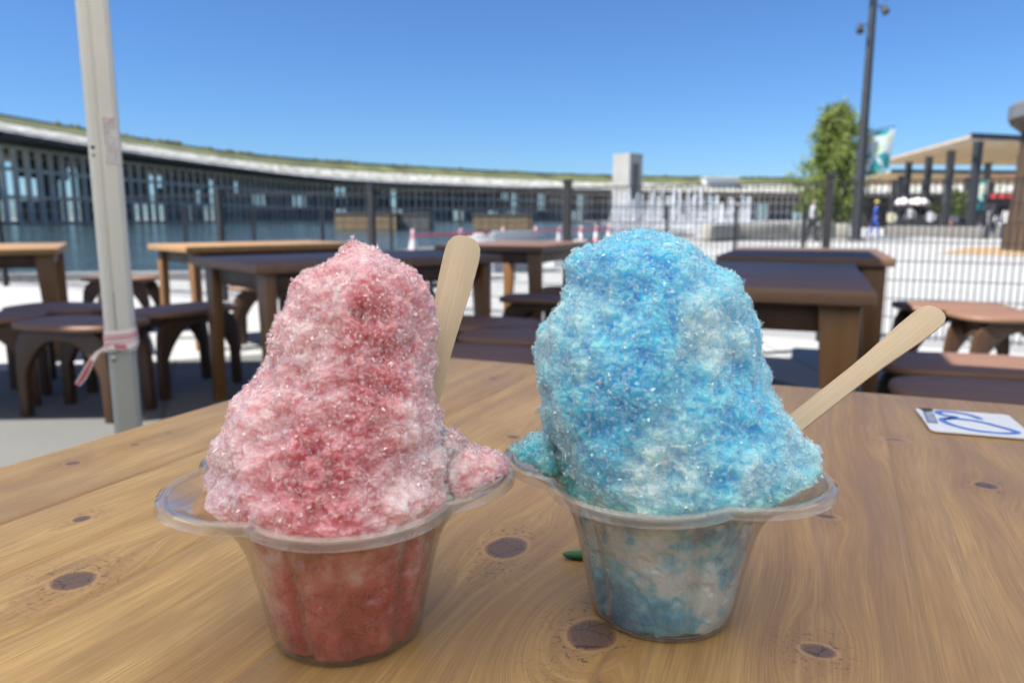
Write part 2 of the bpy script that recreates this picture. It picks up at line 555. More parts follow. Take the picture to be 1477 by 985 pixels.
# ------------------------------------------------------------------ mesh helper
class MB:
    def __init__(self):
        self.v, self.f, self.m = [], [], []

    def add(self, vs, fs, mi=0):
        o = len(self.v)
        self.v.extend([tuple(x) for x in vs])
        self.f.extend([tuple(i + o for i in f) for f in fs])
        self.m.extend([mi] * len(fs))

    def box(self, c, s, rz=0.0, mi=0, mat4=None):
        x, y, z = s[0] / 2, s[1] / 2, s[2] / 2
        vs = [Vector((a * x, b_ * y, d * z)) for a in (-1, 1) for b_ in (-1, 1) for d in (-1, 1)]
        T = mat4 if mat4 else Matrix.Translation(c) @ Matrix.Rotation(rz, 4, 'Z')
        self.add([T @ v for v in vs], [(0, 1, 3, 2), (4, 6, 7, 5), (0, 4, 5, 1), (2, 3, 7, 6), (0, 2, 6, 4), (1, 5, 7, 3)], mi)

    def bar(self, a, b, w, h=None, mi=0, up=(0, 0, 1)):
        a, b = Vector(a), Vector(b)
        h = h or w
        d = b - a
        L = d.length
        z = d.normalized()
        u = Vector(up)
        if abs(z.dot(u)) > 0.98:
            u = Vector((0, 1, 0))
        x = u.cross(z).normalized()
        y = z.cross(x)
        T = Matrix((x, y, z)).transposed().to_4x4()
        T.translation = (a + b) / 2
        self.box(None, (w, h, L), mat4=T, mi=mi)

    def tube(self, pts, r, n=10, mi=0, cap=True):
        pts = [Vector(p) for p in pts]
        rs = r if hasattr(r, '__len__') else [r] * len(pts)
        vs, fs = [], []
        prev = None
        for i, p in enumerate(pts):
            d = (pts[min(i + 1, len(pts) - 1)] - pts[max(i - 1, 0)]).normalized()
            if prev is None:
                u = Vector((0, 0, 1)) if abs(d.z) < 0.9 else Vector((1, 0, 0))
                x = u.cross(d).normalized()
            else:
                x = (prev - d * prev.dot(d)).normalized()
            prev = x
            y = d.cross(x)
            for k in range(n):
                a = 2 * PI * k / n
                vs.append(p + (x * math.cos(a) + y * math.sin(a)) * rs[i])
        for i in range(len(pts) - 1):
            for k in range(n):
                a, b_ = i * n + k, i * n + (k + 1) % n
                fs.append((a, b_, b_ + n, a + n))
        if cap:
            fs.append(tuple(range(n - 1, -1, -1)))
            fs.append(tuple(range((len(pts) - 1) * n, len(pts) * n)))
        self.add(vs, fs, mi)

    def prism(self, poly, depth, T=None, mi=0):
        """poly in local xy, extruded by depth along local z (centred)"""
        n = len(poly)
        T = T or Matrix.Identity(4)
        vs = [T @ Vector((x, y, -depth / 2)) for x, y in poly] + [T @ Vector((x, y, depth / 2)) for x, y in poly]
        fs = [tuple(range(n - 1, -1, -1)), tuple(range(n, 2 * n))] + [(i, (i + 1) % n, (i + 1) % n + n, i + n) for i in range(n)]
        self.add(vs, fs, mi)

    def lathe(self, prof, n=32, c=(0, 0, 0), mi=0, cap=True):
        c = Vector(c)
        vs, fs = [], []
        for r, z in prof:
            for k in range(n):
                a = 2 * PI * k / n
                vs.append(c + Vector((r * math.cos(a), r * math.sin(a), z)))
        for i in range(len(prof) - 1):
            for k in range(n):
                a, b_ = i * n + k, i * n + (k + 1) % n
                fs.append((a, b_, b_ + n, a + n))
        if cap:
            fs.append(tuple(range(n - 1, -1, -1)))
            fs.append(tuple(range((len(prof) - 1) * n, len(prof) * n)))
        self.add(vs, fs, mi)

    def build(self, name, mats, parent=None, smooth=False, bevel=0.0, seg=2, angle=35):
        me = bpy.data.meshes.new(name)
        me.from_pydata(self.v, [], self.f)
        if not isinstance(mats, (list, tuple)):
            mats = [mats]
        for m in mats:
            me.materials.append(m)
        me.polygons.foreach_set('material_index', self.m)
        if bevel or smooth:
            bm = bmesh.new()
            bm.from_mesh(me)
            bmesh.ops.recalc_face_normals(bm, faces=bm.faces)
            if bevel:
                es = [e for e in bm.edges if len(e.link_faces) == 2 and e.calc_face_angle(0) > R(angle)]
                bmesh.ops.bevel(bm, geom=es, offset=bevel, segments=seg, affect='EDGES', profile=0.5, clamp_overlap=True)
            for f in bm.faces:
                f.smooth = True
            for e in bm.edges:
                if len(e.link_faces) == 2 and e.calc_face_angle(0) > R(40):
                    e.smooth = False
            bm.to_mesh(me)
            bm.free()
        me.validate()
        me.update()
        o = bpy.data.objects.new(name, me)
        COL.objects.link(o)
        if parent:
            o.parent = parent
        return o


def np_mesh(name, v, f, mats, mi=None, parent=None, smooth=True, attrs=None):
    me = bpy.data.meshes.new(name)
    me.from_pydata(np.asarray(v).tolist(), [], [tuple(x) for x in f])
    for m in mats:
        me.materials.append(m)
    if mi is not None:
        me.polygons.foreach_set('material_index', np.asarray(mi, dtype=np.int32))
    sm = np.zeros(len(me.polygons), dtype=bool)
    sm[:] = smooth
    me.polygons.foreach_set('use_smooth', sm)
    for k, a in (attrs or {}).items():
        at = me.attributes.new(k, 'FLOAT', 'POINT')
        at.data.foreach_set('value', np.asarray(a, dtype=np.float32))
    me.update()
    o = bpy.data.objects.new(name, me)
    COL.objects.link(o)
    if parent:
        o.parent = parent
    return o


def empty(name, loc=(0, 0, 0), rz=0.0):
    o = bpy.data.objects.new(name, None)
    o.empty_display_size = 0.1
    COL.objects.link(o)
    o.location = loc
    o.rotation_euler = (0, 0, rz)
    return o


def tag(o, label=None, cat=None, group=None, kind=None):
    if label:
        o['label'] = label
    if cat:
        o['category'] = cat
    if group:
        o['group'] = group
    if kind:
        o['kind'] = kind
    return o


def copy_tree(o, parent=None):
    c = o.copy()
    COL.objects.link(c)
    if parent:
        c.parent = parent
    for ch in list(o.children):
        copy_tree(ch, c)
    return c


rng = random.Random(11)

# =================================================================== THE SETTING
# ground: one sheet to the horizon, pale paving
def ground_mat():
    m, nt, b = mat('pale_paving')
    v = coords(nt)
    n = noise(nt, v, 0.22, 5)
    c = ramp(nt, n, [(0.3, (0.31, 0.315, 0.31)), (0.7, (0.365, 0.37, 0.365))])
    f = noise(nt, v, 160, 3)
    c = mixc(nt, ramp(nt, f, [(0.4, 0.25), (0.6, 0.0)]), c, (0.16, 0.16, 0.157))
    br = nd(nt, 'ShaderNodeTexBrick')
    br.inputs['Scale'].default_value = 1.0
    br.inputs['Brick Width'].default_value = 1.8
    br.inputs['Row Height'].default_value = 1.8
    br.inputs['Mortar Size'].default_value = 0.008
    br.offset = 0.0
    br.inputs['Color1'].default_value = br.inputs['Color2'].default_value = (1, 1, 1, 1)
    br.inputs['Mortar'].default_value = (0.45, 0.45, 0.45, 1)
    nt.links.new(v, br.inputs['Vector'])
    c = mixc(nt, 1.0, c, br.outputs['Color'], 'MULTIPLY')
    nt.links.new(c, b.inputs['Base Color'])
    b.inputs['Roughness'].default_value = 0.9
    bump(nt, f, b, 0.3, 0.003)
    return m


g = MB()
N = 48
g.add([(3000 * math.cos(2 * PI * k / N), 3000 * math.sin(2 * PI * k / N), 0) for k in range(N)], [tuple(range(N))])
tag(g.build('ground', ground_mat()), kind='structure')


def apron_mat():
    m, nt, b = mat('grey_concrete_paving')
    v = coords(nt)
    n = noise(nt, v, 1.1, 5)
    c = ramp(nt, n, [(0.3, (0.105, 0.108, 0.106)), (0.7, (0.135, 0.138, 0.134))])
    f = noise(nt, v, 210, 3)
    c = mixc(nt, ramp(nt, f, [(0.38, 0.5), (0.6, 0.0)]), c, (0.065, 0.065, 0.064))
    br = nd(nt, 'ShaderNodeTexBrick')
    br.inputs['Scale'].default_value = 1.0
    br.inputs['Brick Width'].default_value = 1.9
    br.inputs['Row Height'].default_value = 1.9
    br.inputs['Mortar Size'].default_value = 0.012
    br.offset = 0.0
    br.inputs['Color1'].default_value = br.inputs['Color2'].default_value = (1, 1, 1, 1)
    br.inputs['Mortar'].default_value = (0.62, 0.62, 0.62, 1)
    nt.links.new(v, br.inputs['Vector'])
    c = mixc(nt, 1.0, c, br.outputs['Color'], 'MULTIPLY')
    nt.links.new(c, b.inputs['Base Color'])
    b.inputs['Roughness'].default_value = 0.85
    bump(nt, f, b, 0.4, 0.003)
    return m


def sheet(name, pts, z, material, h=None):
    mb = MB()
    n = len(pts)
    mb.add([(p[0], p[1], z) for p in pts], [tuple(range(n))])
    return tag(mb.build(name, material), kind='structure')


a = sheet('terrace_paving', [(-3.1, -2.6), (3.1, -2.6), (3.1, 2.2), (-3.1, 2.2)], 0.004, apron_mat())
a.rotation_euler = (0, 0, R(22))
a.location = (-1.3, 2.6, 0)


# pool
def water_mat():
    m, nt, b = mat('pool_water')
    v = coords(nt, (1, 1, 1))
    b.inputs['Base Color'].default_value = (0.03, 0.055, 0.05, 1)
    b.inputs['Roughness'].default_value = 0.12
    b.inputs['IOR'].default_value = 1.33
    n = noise(nt, v, 1.3, 4, 0.6)
    bump(nt, n, b, 0.55, 0.12)
    return m


shore = [(-40, -6), (-14, 7.2), (-7.5, 10.6), (-3.9, 11.2), (-2.9, 14.5), (-2.7, 19.0), (-0.8, 24), (3.0, 29.5), (9, 38), (12, 52), (13, 120), (30, 200), (20, 300), (-40, 250), (-80, 150), (-90, 60)]
w = sheet('water', shore, 0.006, water_mat())
mb = MB()
for p, q in zip(shore[1:11], shore[2:12]):
    mb.bar((p[0], p[1], 0.05), (q[0], q[1], 0.05), 0.3, 0.12)
tag(mb.build('pool_kerb', M['concrete']), kind='structure')
tag(sheet('sand_path', [at_z(1352, 366, 0)[:2], at_z(1560, 372, 0)[:2], at_z(1560, 356, 0)[:2], at_z(1400, 357, 0)[:2]], 0.008,
          plain('ochre_ground', (0.30, 0.205, 0.11), 0.9, 0, 0.15, 0.8, 0)), kind='structure')
tag(sheet('grass_verge', [(-13.6, 7.0), (-7.3, 10.2), (-6.9, 9.9), (-12.8, 6.6)], 0.009, plain('mown_grass', (0.09, 0.15, 0.03), 0.9, 0, 0.3, 5, 0)), kind='structure')


# ------------------------------------------------------------------ the great ring building
def catmull(P, k=20):
    out = []
    P = [np.array(p, float) for p in P]
    for i in range(1, len(P) - 2):
        for j in range(k):
            t = j / k
            a_, b_, c_, d_ = P[i - 1], P[i], P[i + 1], P[i + 2]
            out.append(0.5 * ((2 * b_) + (-a_ + c_) * t + (2 * a_ - 5 * b_ + 4 * c_ - d_) * t * t + (-a_ + 3 * b_ - 3 * c_ + d_) * t ** 3))
    return np.array(out)


ring_pts = catmull([(-60, -20), (-68, 40), (-71.5, 104), (-67, 166), (-51, 234), (0, 289), (50, 325), (130, 345), (230, 340), (330, 300), (380, 260)])
seg = np.sqrt((np.diff(ring_pts, axis=0) ** 2).sum(1))
arc = np.concatenate([[0], np.cumsum(seg)])


def ring_at(s):
    x = np.interp(s, arc, ring_pts[:, 0])
    y = np.interp(s, arc, ring_pts[:, 1])
    x2 = np.interp(s + 0.5, arc, ring_pts[:, 0])
    y2 = np.interp(s + 0.5, arc, ring_pts[:, 1])
    t = Vector((x2 - x, y2 - y, 0)).normalized()
    return Vector((x, y, 0)), t, Vector((-t.y, t.x, 0))     # point, along, outward (left of travel)


def strip(mb, s0, s1, step, prof, mi=0):
    """sweep a profile of (outward, z) along the ring"""
    ss = np.arange(s0, s1, step)
    n = len(prof)
    vs, fs = [], []
    for s in ss:
        p, t, o = ring_at(s)
        for d, z in prof:
            vs.append(p + o * d + Vector((0, 0, z)))
    for i in range(len(ss) - 1):
        for k in range(n):
            a_, b_ = i * n + k, i * n + (k + 1) % n
            fs.append((a_, b_, b_ + n, a_ + n))
    mb.add(vs, fs, mi)


LEN = arc[-1] - 2
S0 = 60.0
rb = empty('ring_building', (-71.5, 104, 0))
RB_OFF = Vector((71.5, -104, 0))


def ring_part(mb, name, m):
    mb.v = [(x + RB_OFF.x, y + RB_OFF.y, z) for x, y, z in mb.v]
    return mb.build(name, m, rb)


mb = MB(); strip(mb, S0, LEN, 4, [(-5.5, 11.4), (-5.5, 12.1), (25, 12.1), (25, 11.4)]); ring_part(mb, 'roof', M['ring_fascia'])
mb = MB(); strip(mb, S0, LEN, 4, [(1.5, 12.1), (1.5, 12.7), (13.5, 16.6), (13.5, 12.1)]); ring_part(mb, 'roof_deck', M['rail_white'])
mb = MB(); strip(mb, S0, LEN, 4, [(13.5, 12.11), (13.5, 16.7), (21, 18.3), (26, 19.9), (30, 20.1), (30, 12.11)]); ring_part(mb, 'roof_lawn', M['turf'])
mb = MB(); strip(mb, S0, LEN, 4, [(30.01, 12.11), (29.6, 20.9), (30.6, 20.9), (31, 12.11)]); ring_part(mb, 'parapet', M['ring_fascia'])
for z in (4.0, 7.9, 11.0):
    mb = MB(); strip(mb, S0, LEN, 6, [(-0.15, z - 0.28), (-0.15, z + 0.22), (0.35, z + 0.22), (0.35, z - 0.28)]); ring_part(mb, 'beam', M['ring_timber'])
mb = MB(); strip(mb, S0, LEN, 6, [(0.2, 0), (0.2, 0.5), (26, 0.5), (26, 0)]); ring_part(mb, 'plinth', M['concrete'])
cmb = []
s = S0 + 2
ci = 0
rest = MB(); wall_ = MB(); bays = []
while s < LEN - 4:
    p, t, o = ring_at(s)
    ang = math.atan2(t.y, t.x)
    if ci < 100:
        mb = MB()
        mb.box(p + Vector((0, 0, 5.6)), (0.66, 0.6, 11.19), ang)
        ring_part(mb, 'column', M['ring_timber'])
    else:
        rest.box(p + Vector((0, 0, 5.6)), (0.66, 0.6, 11.19), ang)
    bays.append((p + o * 14, ci))
    s += 2.75
    ci += 1
tag(ring_part(rest, 'column_row', M['ring_timber']), kind='stuff')
LV = (0.0, 4.0, 7.9, 11.2)
for q, k in bays:
    wall_.v += [(q.x, q.y, z) for z in LV]
for k in range(len(bays) - 1):
    for lv in range(3):
        if _hash(np.array([k // 2]), np.array([lv if k % 3 else 0]), np.array([0]), 5)[0] > 0.16:
            wall_.f.append((4 * k + lv, 4 * k + 4 + lv, 4 * k + 5 + lv, 4 * k + 1 + lv)); wall_.m.append(0)
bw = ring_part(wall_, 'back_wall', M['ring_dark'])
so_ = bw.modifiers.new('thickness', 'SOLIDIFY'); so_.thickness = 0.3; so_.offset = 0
mb = MB()
for s in np.arange(S0 + 30, 330, 1.3):
    p, t, o = ring_at(s)
    q = p + o * 1.2
    mb.bar(q + Vector((0, 0, 12.1)), q + Vector((0, 0, 13.5)), 0.12)
strip(mb, S0, 330, 6, [(1.1, 13.35), (1.1, 13.55), (1.3, 13.55), (1.3, 13.35)])
strip(mb, S0, 330, 6, [(1.15, 12.75), (1.15, 12.95), (1.25, 12.95), (1.25, 12.75)])
ring_part(mb, 'railing', M['white_plastic'])
mb = MB()
for k in range(260):
    s = rng.uniform(S0 + 60, LEN - 20)
    p, t, o = ring_at(s)
    q = p + o * rng.uniform(27, 29.5) + Vector((0, 0, 20.0))
    h = rng.uniform(0.4, 1.7)
    mb.lathe([(0.05, 0), (rng.uniform(.4, 1.1), h * 0.45), (0.3, h * .8), (0.03, h)], 6, q)
tag(ring_part(mb, 'roof_shrubs', M['turf_dry']), kind='stuff')
tag(rb, 'long curved three-tier timber ring building with grassy roof behind the pool', 'building')

# white hut on the ring's roof
p = at_y(1037, 272, 352)
mb = MB(); mb.box((0, 0, 3.4), (14.5, 8, 6.8)); mb.box((0, -.5, 7.1), (15.5, 9.5, .55))
o = mb.build('rooftop_hut', M['white_plastic']); o.location = (p.x, 352, 12.2)
tag(o, 'white flat-roofed hut on the ring roof right of the concrete portal', 'hut')

# ------------------------------------------------------------------ far shore of the pool
def clad_box(px0, px1, ytop, ybase, Y, m, name, label, depth=4):
    a_ = at_y(px0, ybase, Y); b_ = at_y(px1, ybase, Y); h = at_y(px0, ytop, Y).z
    w_ = b_.x - a_.x
    e = empty(name, ((a_.x + b_.x) / 2, Y + depth / 2, 0))
    mb = MB()
    n = max(3, int(w_ / 0.6))
    mb.box((0, 0, (h + 0.0) / 2), (w_, depth, h))
    for k in range(n):
        mb.box((-w_ / 2 + (k + .5) * w_ / n, -depth / 2 - 0.02, h / 2), (w_ / n - 0.06, 0.05, h - 0.1))
    mb.build('wall', m, e)
    mb = MB(); mb.box((0, 0, h + 0.08), (w_ + .2, depth + .2, 0.14)); mb.build('roof', M['grey_panel'], e)
    tag(e, label, 'building')
    return e


clad_box(484, 572, 309, 337, 60, M['tan_wood'], 'timber_pavilion', 'low tan timber pavilion on the far pool shore, left of the grey one')
clad_box(577, 619, 310, 337, 60.5, M['grey_panel'], 'grey_pavilion', 'small low grey box pavilion between the tan ones on the far shore')
clad_box(683, 768, 311, 337, 61, M['tan_wood'], 'timber_pavilion', 'wider tan timber pavilion on the far shore beyond the traffic cones')

# monument
e = empty('concrete_portal', (at_y(904, 300, 115).x, 115, 0), R(44))
mb = MB(); mb.box((-1.18, 0, 5.2), (.8, 3.1, 10.4)); mb.build('pier', M['concrete'], e)
mb = MB(); mb.box((1.18, 0, 5.2), (.8, 3.1, 10.4)); mb.build('pier', M['concrete'], e)
mb = MB(); mb.box((0, 0, 9.7), (1.558, 3.09, 1.38)); mb.build('lintel', M['concrete'], e)
tag(e, 'tall pale concrete portal rising behind the fountain', 'monument')

# fountain
def spray_mat():
    m, nt, b = mat('white_spray')
    b.inputs['Base Color'].default_value = (0.80, 0.83, 0.87, 1)
    b.inputs['Roughness'].default_value = 0.5
    tp = nd(nt, 'ShaderNodeBsdfTransparent')
    mx = nd(nt, 'ShaderNodeMixShader')
    mx.inputs[0].default_value = 0.30
    nt.links.new(b.outputs[0], mx.inputs[1])
    nt.links.new(tp.outputs[0], mx.inputs[2])
    nt.links.new(mx.outputs[0], nt.nodes['Material Output'].inputs[0])
    return m


SPRAY = spray_mat()
mb = MB()
for k in range(34):
    Y = 66 + (k % 3) * 3.5
    px = 884 + k * 5.9 + rng.uniform(-2, 2)
    x0_ = at_y(px, 330, Y).x
    H_ = 3.5 * rng.uniform(.7, 1.03) * (1.0 if k < 24 else .85)
    for q in range(330):
        t = rng.random() ** .85
        r_ = (.05 + .34 * (1 - t)) * rng.random()
        a_ = rng.uniform(0, 2 * PI)
        s_ = rng.uniform(.018, .055)
        c = Vector((x0_ + r_ * math.cos(a_), Y + r_ * math.sin(a_), H_ * t))
        mb.add([c + Vector(d) * s_ for d in ((1, 0, 0), (-1, 0, 0), (0, 1, 0), (0, -1, 0), (0, 0, 2.6), (0, 0, -2.6))],
               [(0, 2, 4), (2, 1, 4), (1, 3, 4), (3, 0, 4), (2, 0, 5), (1, 2, 5), (3, 1, 5), (0, 3, 5)])
tag(mb.build('fountain_spray', SPRAY), 'white fountain spray in front of the pale concrete portal', 'fountain', kind='stuff')

# ------------------------------------------------------------------ right side: wall, tree, mast, pavilions
mb = MB()
wp = [at_z(x, y, 0) for x, y in ((1022, 349), (1060, 347), (1130, 346), (1200, 345), (1222, 345))]
for k in range(4):
    mb.bar(wp[k] + Vector((0, 0, 0.33)), wp[k + 1] + Vector((0, 0, 0.33)), 0.5, 0.66)
mb.lathe([(0.25, 0), (0.25, .64), (.2, .662)], 16, wp[0])
tag(mb.build('low_wall', M['cream_wall'], bevel=0.04), 'low cream wall with rounded left end beyond the fence', 'wall')


def tree(name, loc, H, Wd, z0, mats, n_leaf, leaf, label, seed=1, cat='tree', trunk_r=0.07):
    r = random.Random(seed)
    e = empty(name, loc)
    tr = MB()
    tr.tube([(0, 0, 0), (0.03, 0.02, H * .35), (-.02, 0, H * .7), (0, 0, H * .95)], [trunk_r, trunk_r * .75, trunk_r * .45, 0.012], 8)
    tips = []
    for k in range(46):
        z = z0 + (H - z0) * (k + .5) / 46 * 0.97
        t = (z - z0) / (H - z0)
        rad = Wd / 2 * (math.sin(min(1, t * 2.6 + .35) * PI / 2) * (1 - t) ** 0.75 * 1.22 + 0.05)
        a_ = k * 2.4 + r.uniform(-.4, .4)
        rr = rad * r.uniform(.65, 1.12)
        end = Vector((rr * math.cos(a_), rr * math.sin(a_), z + rr * 0.55))
        st = Vector((0, 0, z - 0.1))
        tr.tube([st, st.lerp(end, .5) + Vector((0, 0, -0.03)), end], [0.022, 0.013, 0.004], 5)
        tips.append((st, end))
    tr.build('trunk', M['bark'], e, smooth=True)
    lf = MB()
    for k in range(n_leaf):
        st, end = r.choice(tips)
        u = r.random() ** 0.55
        c = st.lerp(end, u) + Vector((r.gauss(0, .13), r.gauss(0, .13), r.gauss(0, .13))) * (Wd / 2.4)
        q = Euler((r.uniform(0, 6.3), r.uniform(0, 6.3), r.uniform(0, 6.3))).to_matrix()
        s_ = leaf * r.uniform(.6, 1.3)
        lf.add([c + q @ Vector(x) * s_ for x in ((-.5, 0, 0), (0, -.32, .05), (.55, 0, 0), (0, .32, .05))], [(0, 1, 2, 3)])
    lf.build('crown', mats, e)
    tag(e, label, cat)
    return e


tp = at_z(1197, 344, 0)
tree('young_tree', (tp.x, tp.y, 0), 5.75, 3.3, 0.6, M['leaf_spring'], 11000, 0.17, 'upright young tree with yellow-green leaves beside the dark mast', 5)

# mast with small spotlights
mp_ = at_z(1234, 347, 0)
e = empty('light_mast', (mp_.x, mp_.y, 0))
mb = MB(); mb.tube([(0, 0, 0), (0, 0, 4), (0.02, 0, 12.5)], [0.21, 0.18, 0.11], 14); mb.build('pole', M['mast_metal'], e, smooth=True)
mb = MB(); mb.lathe([(.32, 0), (.32, .06), (.22, .1)], 14); mb.build('base_plate', M['mast_metal'], e)
for z, sx in ((8.25, -1), (8.95, 1), (9.75, -1), (9.55, 1), (10.6, 1)):
    mb = MB()
    mb.bar((0.1 * sx, 0, z + .12), (0.42 * sx, -0.02, z + .12), 0.035)
    mb.tube([(0.42 * sx, 0.05, z + 0.12), (0.48 * sx, -0.14, z - 0.16)], [0.10, 0.15], 10)
    mb.build('spotlight', M['mast_metal'], e)
mb = MB()
for k in range(9):
    mb.bar((0.1, -0.15, 3.1 + k * .16), (0.28, -0.18, 3.1 + k * .16), 0.05)
mb.bar((0.16, -.05, 4.35), (1.25, -.05, 4.52), 0.035)
mb.build('bracket', M['mast_metal'], e)
tag(e, 'tall dark mast with small spotlights beside the young tree', 'light mast')


# banner
def banner_mat():
    m, nt, b = mat('banner_print')
    v = coords(nt)
    n = noise(nt, v, 1.25, 1, 0.4, 0.6)
    c = ramp(nt, n, [(0.0, (0.10, 0.42, 0.62)), (0.40, (0.05, 0.42, 0.42)), (0.45, (0.70, 0.78, 0.78)), (0.58, (0.70, 0.78, 0.74)), (0.61, (0.58, 0.66, 0.16)), (0.72, (0.60, 0.70, 0.50))], 'EASE')
    nt.links.new(c, b.inputs['Base Color'])
    b.inputs['Roughness'].default_value = 0.8
    tl = nd(nt, 'ShaderNodeBsdfTranslucent')
    nt.links.new(c, tl.inputs[0])
    mx = nd(nt, 'ShaderNodeMixShader')
    mx.inputs[0].default_value = 0.45
    nt.links.new(b.outputs[0], mx.inputs[1])
    nt.links.new(tl.outputs[0], mx.inputs[2])
    nt.links.new(mx.outputs[0], nt.nodes['Material Output'].inputs[0])
    return m


BAN = banner_mat()


def banner(loc, w_, h, label, lean=0.0, cat='banner', rz=0):
    nx, nz = 10, 14
    vs, fs = [], []
    for side in (0, 1):
        for j in range(nz + 1):
            for i in range(nx + 1):
                u, v_ = i / nx, j / nz
                vs.append((u * w_ - lean * v_ * w_, 0.05 * math.sin(u * 5 + v_ * 2) + side * 0.008, -v_ * h + 0.16 * u * h * 0.5))
    n1 = (nx + 1) * (nz + 1)
    for j in range(nz):
        for i in range(nx):
            a_ = j * (nx + 1) + i
            fs.append((a_, a_ + 1, a_ + nx + 2, a_ + nx + 1))
            fs.append((n1 + a_, n1 + a_ + nx + 1, n1 + a_ + nx + 2, n1 + a_ + 1))
    mb = MB(); mb.add(vs, fs)
    o = mb.build('banner', BAN, smooth=True)
    o.location = loc
    o.rotation_euler = (0, 0, rz)
    return tag(o, label, cat)


banner((mp_.x + 0.2, mp_.y - 0.06, 4.30), 1.02, 1.55, 'white banner with teal and lime shapes hanging from the dark mast', 0.12)


# slatted pergolas
def pergola(cols, roof, z, label, nsl, extra_cols=(), zr=0.0):
    e = empty('slatted_pergola', (cols[0][0], cols[0][1], 0))
    ox, oy = cols[0]
    for x, y in list(cols) + list(extra_cols):
        mb = MB(); mb.box((x - ox, y - oy, (z - .02) / 2), (0.34, 0.34, z - .02)); mb.build('column', M['mast_metal'], e)
    A, B, C_, D_ = [Vector((p[0] - ox, p[1] - oy, z + p[2])) for p in roof]      # near-left, far-left, far-right, near-right
    mb = MB()
    for k in range(nsl):
        t = (k + .5) / nsl
        mb.bar(A.lerp(B, t), D_.lerp(C_, t), 0.30, 0.035)
    mb.build('slats', M['slat'], e)
    mb = MB()
    for k in range(9):
        t = k / 8
        mb.bar(A.lerp(D_, t) + Vector((0, 0, .12)), B.lerp(C_, t) + Vector((0, 0, .12)), 0.12, 0.12)
    mb.build('rafters', M['slat'], e)
    mb = MB()
    mb.bar(A + Vector((0, 0, .16)), D_ + Vector((0, 0, .16)), 0.16, 0.28)
    mb.bar(D_ + Vector((0, 0, .16)), C_ + Vector((0, 0, .16)), 0.16, 0.28)
    mb.build('edge_beam', M['mast_metal'], e)
    tag(e, label, 'pergola')
    return e


pergola([(24.2, 40), (25.7, 45), (26.6, 49), (27.4, 53)],
        [(23.2, 39.0, .0), (26.4, 55.5, -.1), (42, 57, -.1), (36, 43.5, .0)], 4.85,
        'slatted beige pergola on dark steel columns, the higher and nearer one', 24, extra_cols=((31.5, 47.5), (33.5, 54)))
pergola([(30.5, 60), (33, 66), (37, 62)],
        [(28.2, 57.0, -.1), (33, 74, -.1), (60, 76, -.1), (52, 60, -.1)], 4.3,
        'lower beige pergola roof seen beneath and behind the higher one', 22, extra_cols=((47, 63), (44, 70)))

# counter, parasol, signs and other things under the pergola
def place(mbuild, loc, rz=0):
    mbuild.location = loc
    mbuild.rotation_euler = (0, 0, rz)
    return mbuild


e = empty('food_stall', (at_y(1322, 335, 46).x, 46.5, 0))
mb = MB(); mb.box((0, 0, .55), (2.5, 1.2, 1.1)); mb.build('counter', M['cloth_dark'], e)
mb = MB()
for cx, rr_ in ((-.72, .45), (.22, .66)):
    mb.lathe([(rr_, 1.72), (rr_ * .9, 1.92), (rr_ * .55, 2.08), (.02, 2.14)], 20, (cx, 0, 0))
mb.build('awning', M['tape'], e, smooth=True)
for sx in (-1.1, 1.1):
    mb = MB(); mb.bar((sx, .5, 0), (sx, .5, 1.8), .07); mb.build('post', M['mast_metal'], e)
mb = MB(); mb.box((0, .58, 1.4), (2.1, .06, 1.1)); mb.build('back_panel', M['cloth_dark'], e)
tag(e, 'dark food stall under two white dome awnings', 'stall')
for px, py, Y, m, lab in ((1285.5, 314, 40, 'hat_cream', 'round cream sign on a post left of the food stall'), (1342, 313, 41.5, 'white_plastic', 'round white sign on a post right of the food stall')):
    q = at_y(px, py, Y)
    e = empty('round_sign', (q.x, Y, 0))
    if m == 'hat_cream':
        M[m] = plain('cream_board', (0.66, 0.60, 0.42), 0.6, 0, .05, 3, 0)
    mb = MB(); mb.prism([(.27 * math.cos(2 * PI * k / 24), .27 * math.sin(2 * PI * k / 24)) for k in range(24)], .04, Matrix.Translation((0, 0, q.z)) @ Matrix.Rotation(PI / 2, 4, 'X')); mb.build('disc', M[m], e)
    mb = MB(); mb.tube([(0, .04, 0), (0, .04, q.z)], .025, 8); mb.build('post', M['mast_metal'], e)
    tag(e, lab, 'sign')
# planters and a long dark seat wall
a_, b_ = at_z(1283, 341, 0), at_z(1452, 345, 0)
mb = MB(); mb.bar(a_ + Vector((0, .3, .26)), b_ + Vector((0, .3, .26)), .5, .52)
tag(mb.build('seat_wall', M['grey_panel'], bevel=.02), 'long low dark seat wall in front of the pergola', 'seat wall')
q = at_y(1378, 298, 58)
tree('round_bush', (q.x, 58, 0), 2.8, 3.0, .5, M['leaf_bush'], 1600, .2, 'round yellow-green bush behind the pergola columns', 9, 'bush', .06)
q = at_y(1416, 287, 50)
banner((q.x - .5, 50, 3.3), .8, 2.0, 'narrow pale blue and white banner hanging inside the pergola', 0.0)
e = empty('red_stall', (at_y(1462, 300, 60).x, 60, 0))
mb = MB(); mb.box((0, 0, 1.2), (4, 2.5, 2.4)); mb.build('wall', M['cloth_dark'], e)
mb = MB(); mb.box((0, -.3, 2.6), (4.4, 3.2, .38)); mb.build('fascia', M['cloth_red'], e)
mb = MB(); mb.box((0, -1.9, 1.0), (3.8, .5, .9)); mb.build('counter', M['white_plastic'], e)
tag(e, 'stall with red fascia and white counter behind the pergola', 'stall')
e = empty('shop_row', (at_y(1375, 320, 78).x, 78, 0))
mb = MB(); mb.box((0, 0, 1.5), (22, 5, 3.0)); mb.build('wall', M['ring_dark'], e)
mb = MB(); mb.box((0, -.2, 3.1), (23, 6.5, .18)); mb.build('roof', M['roof_grey'], e)
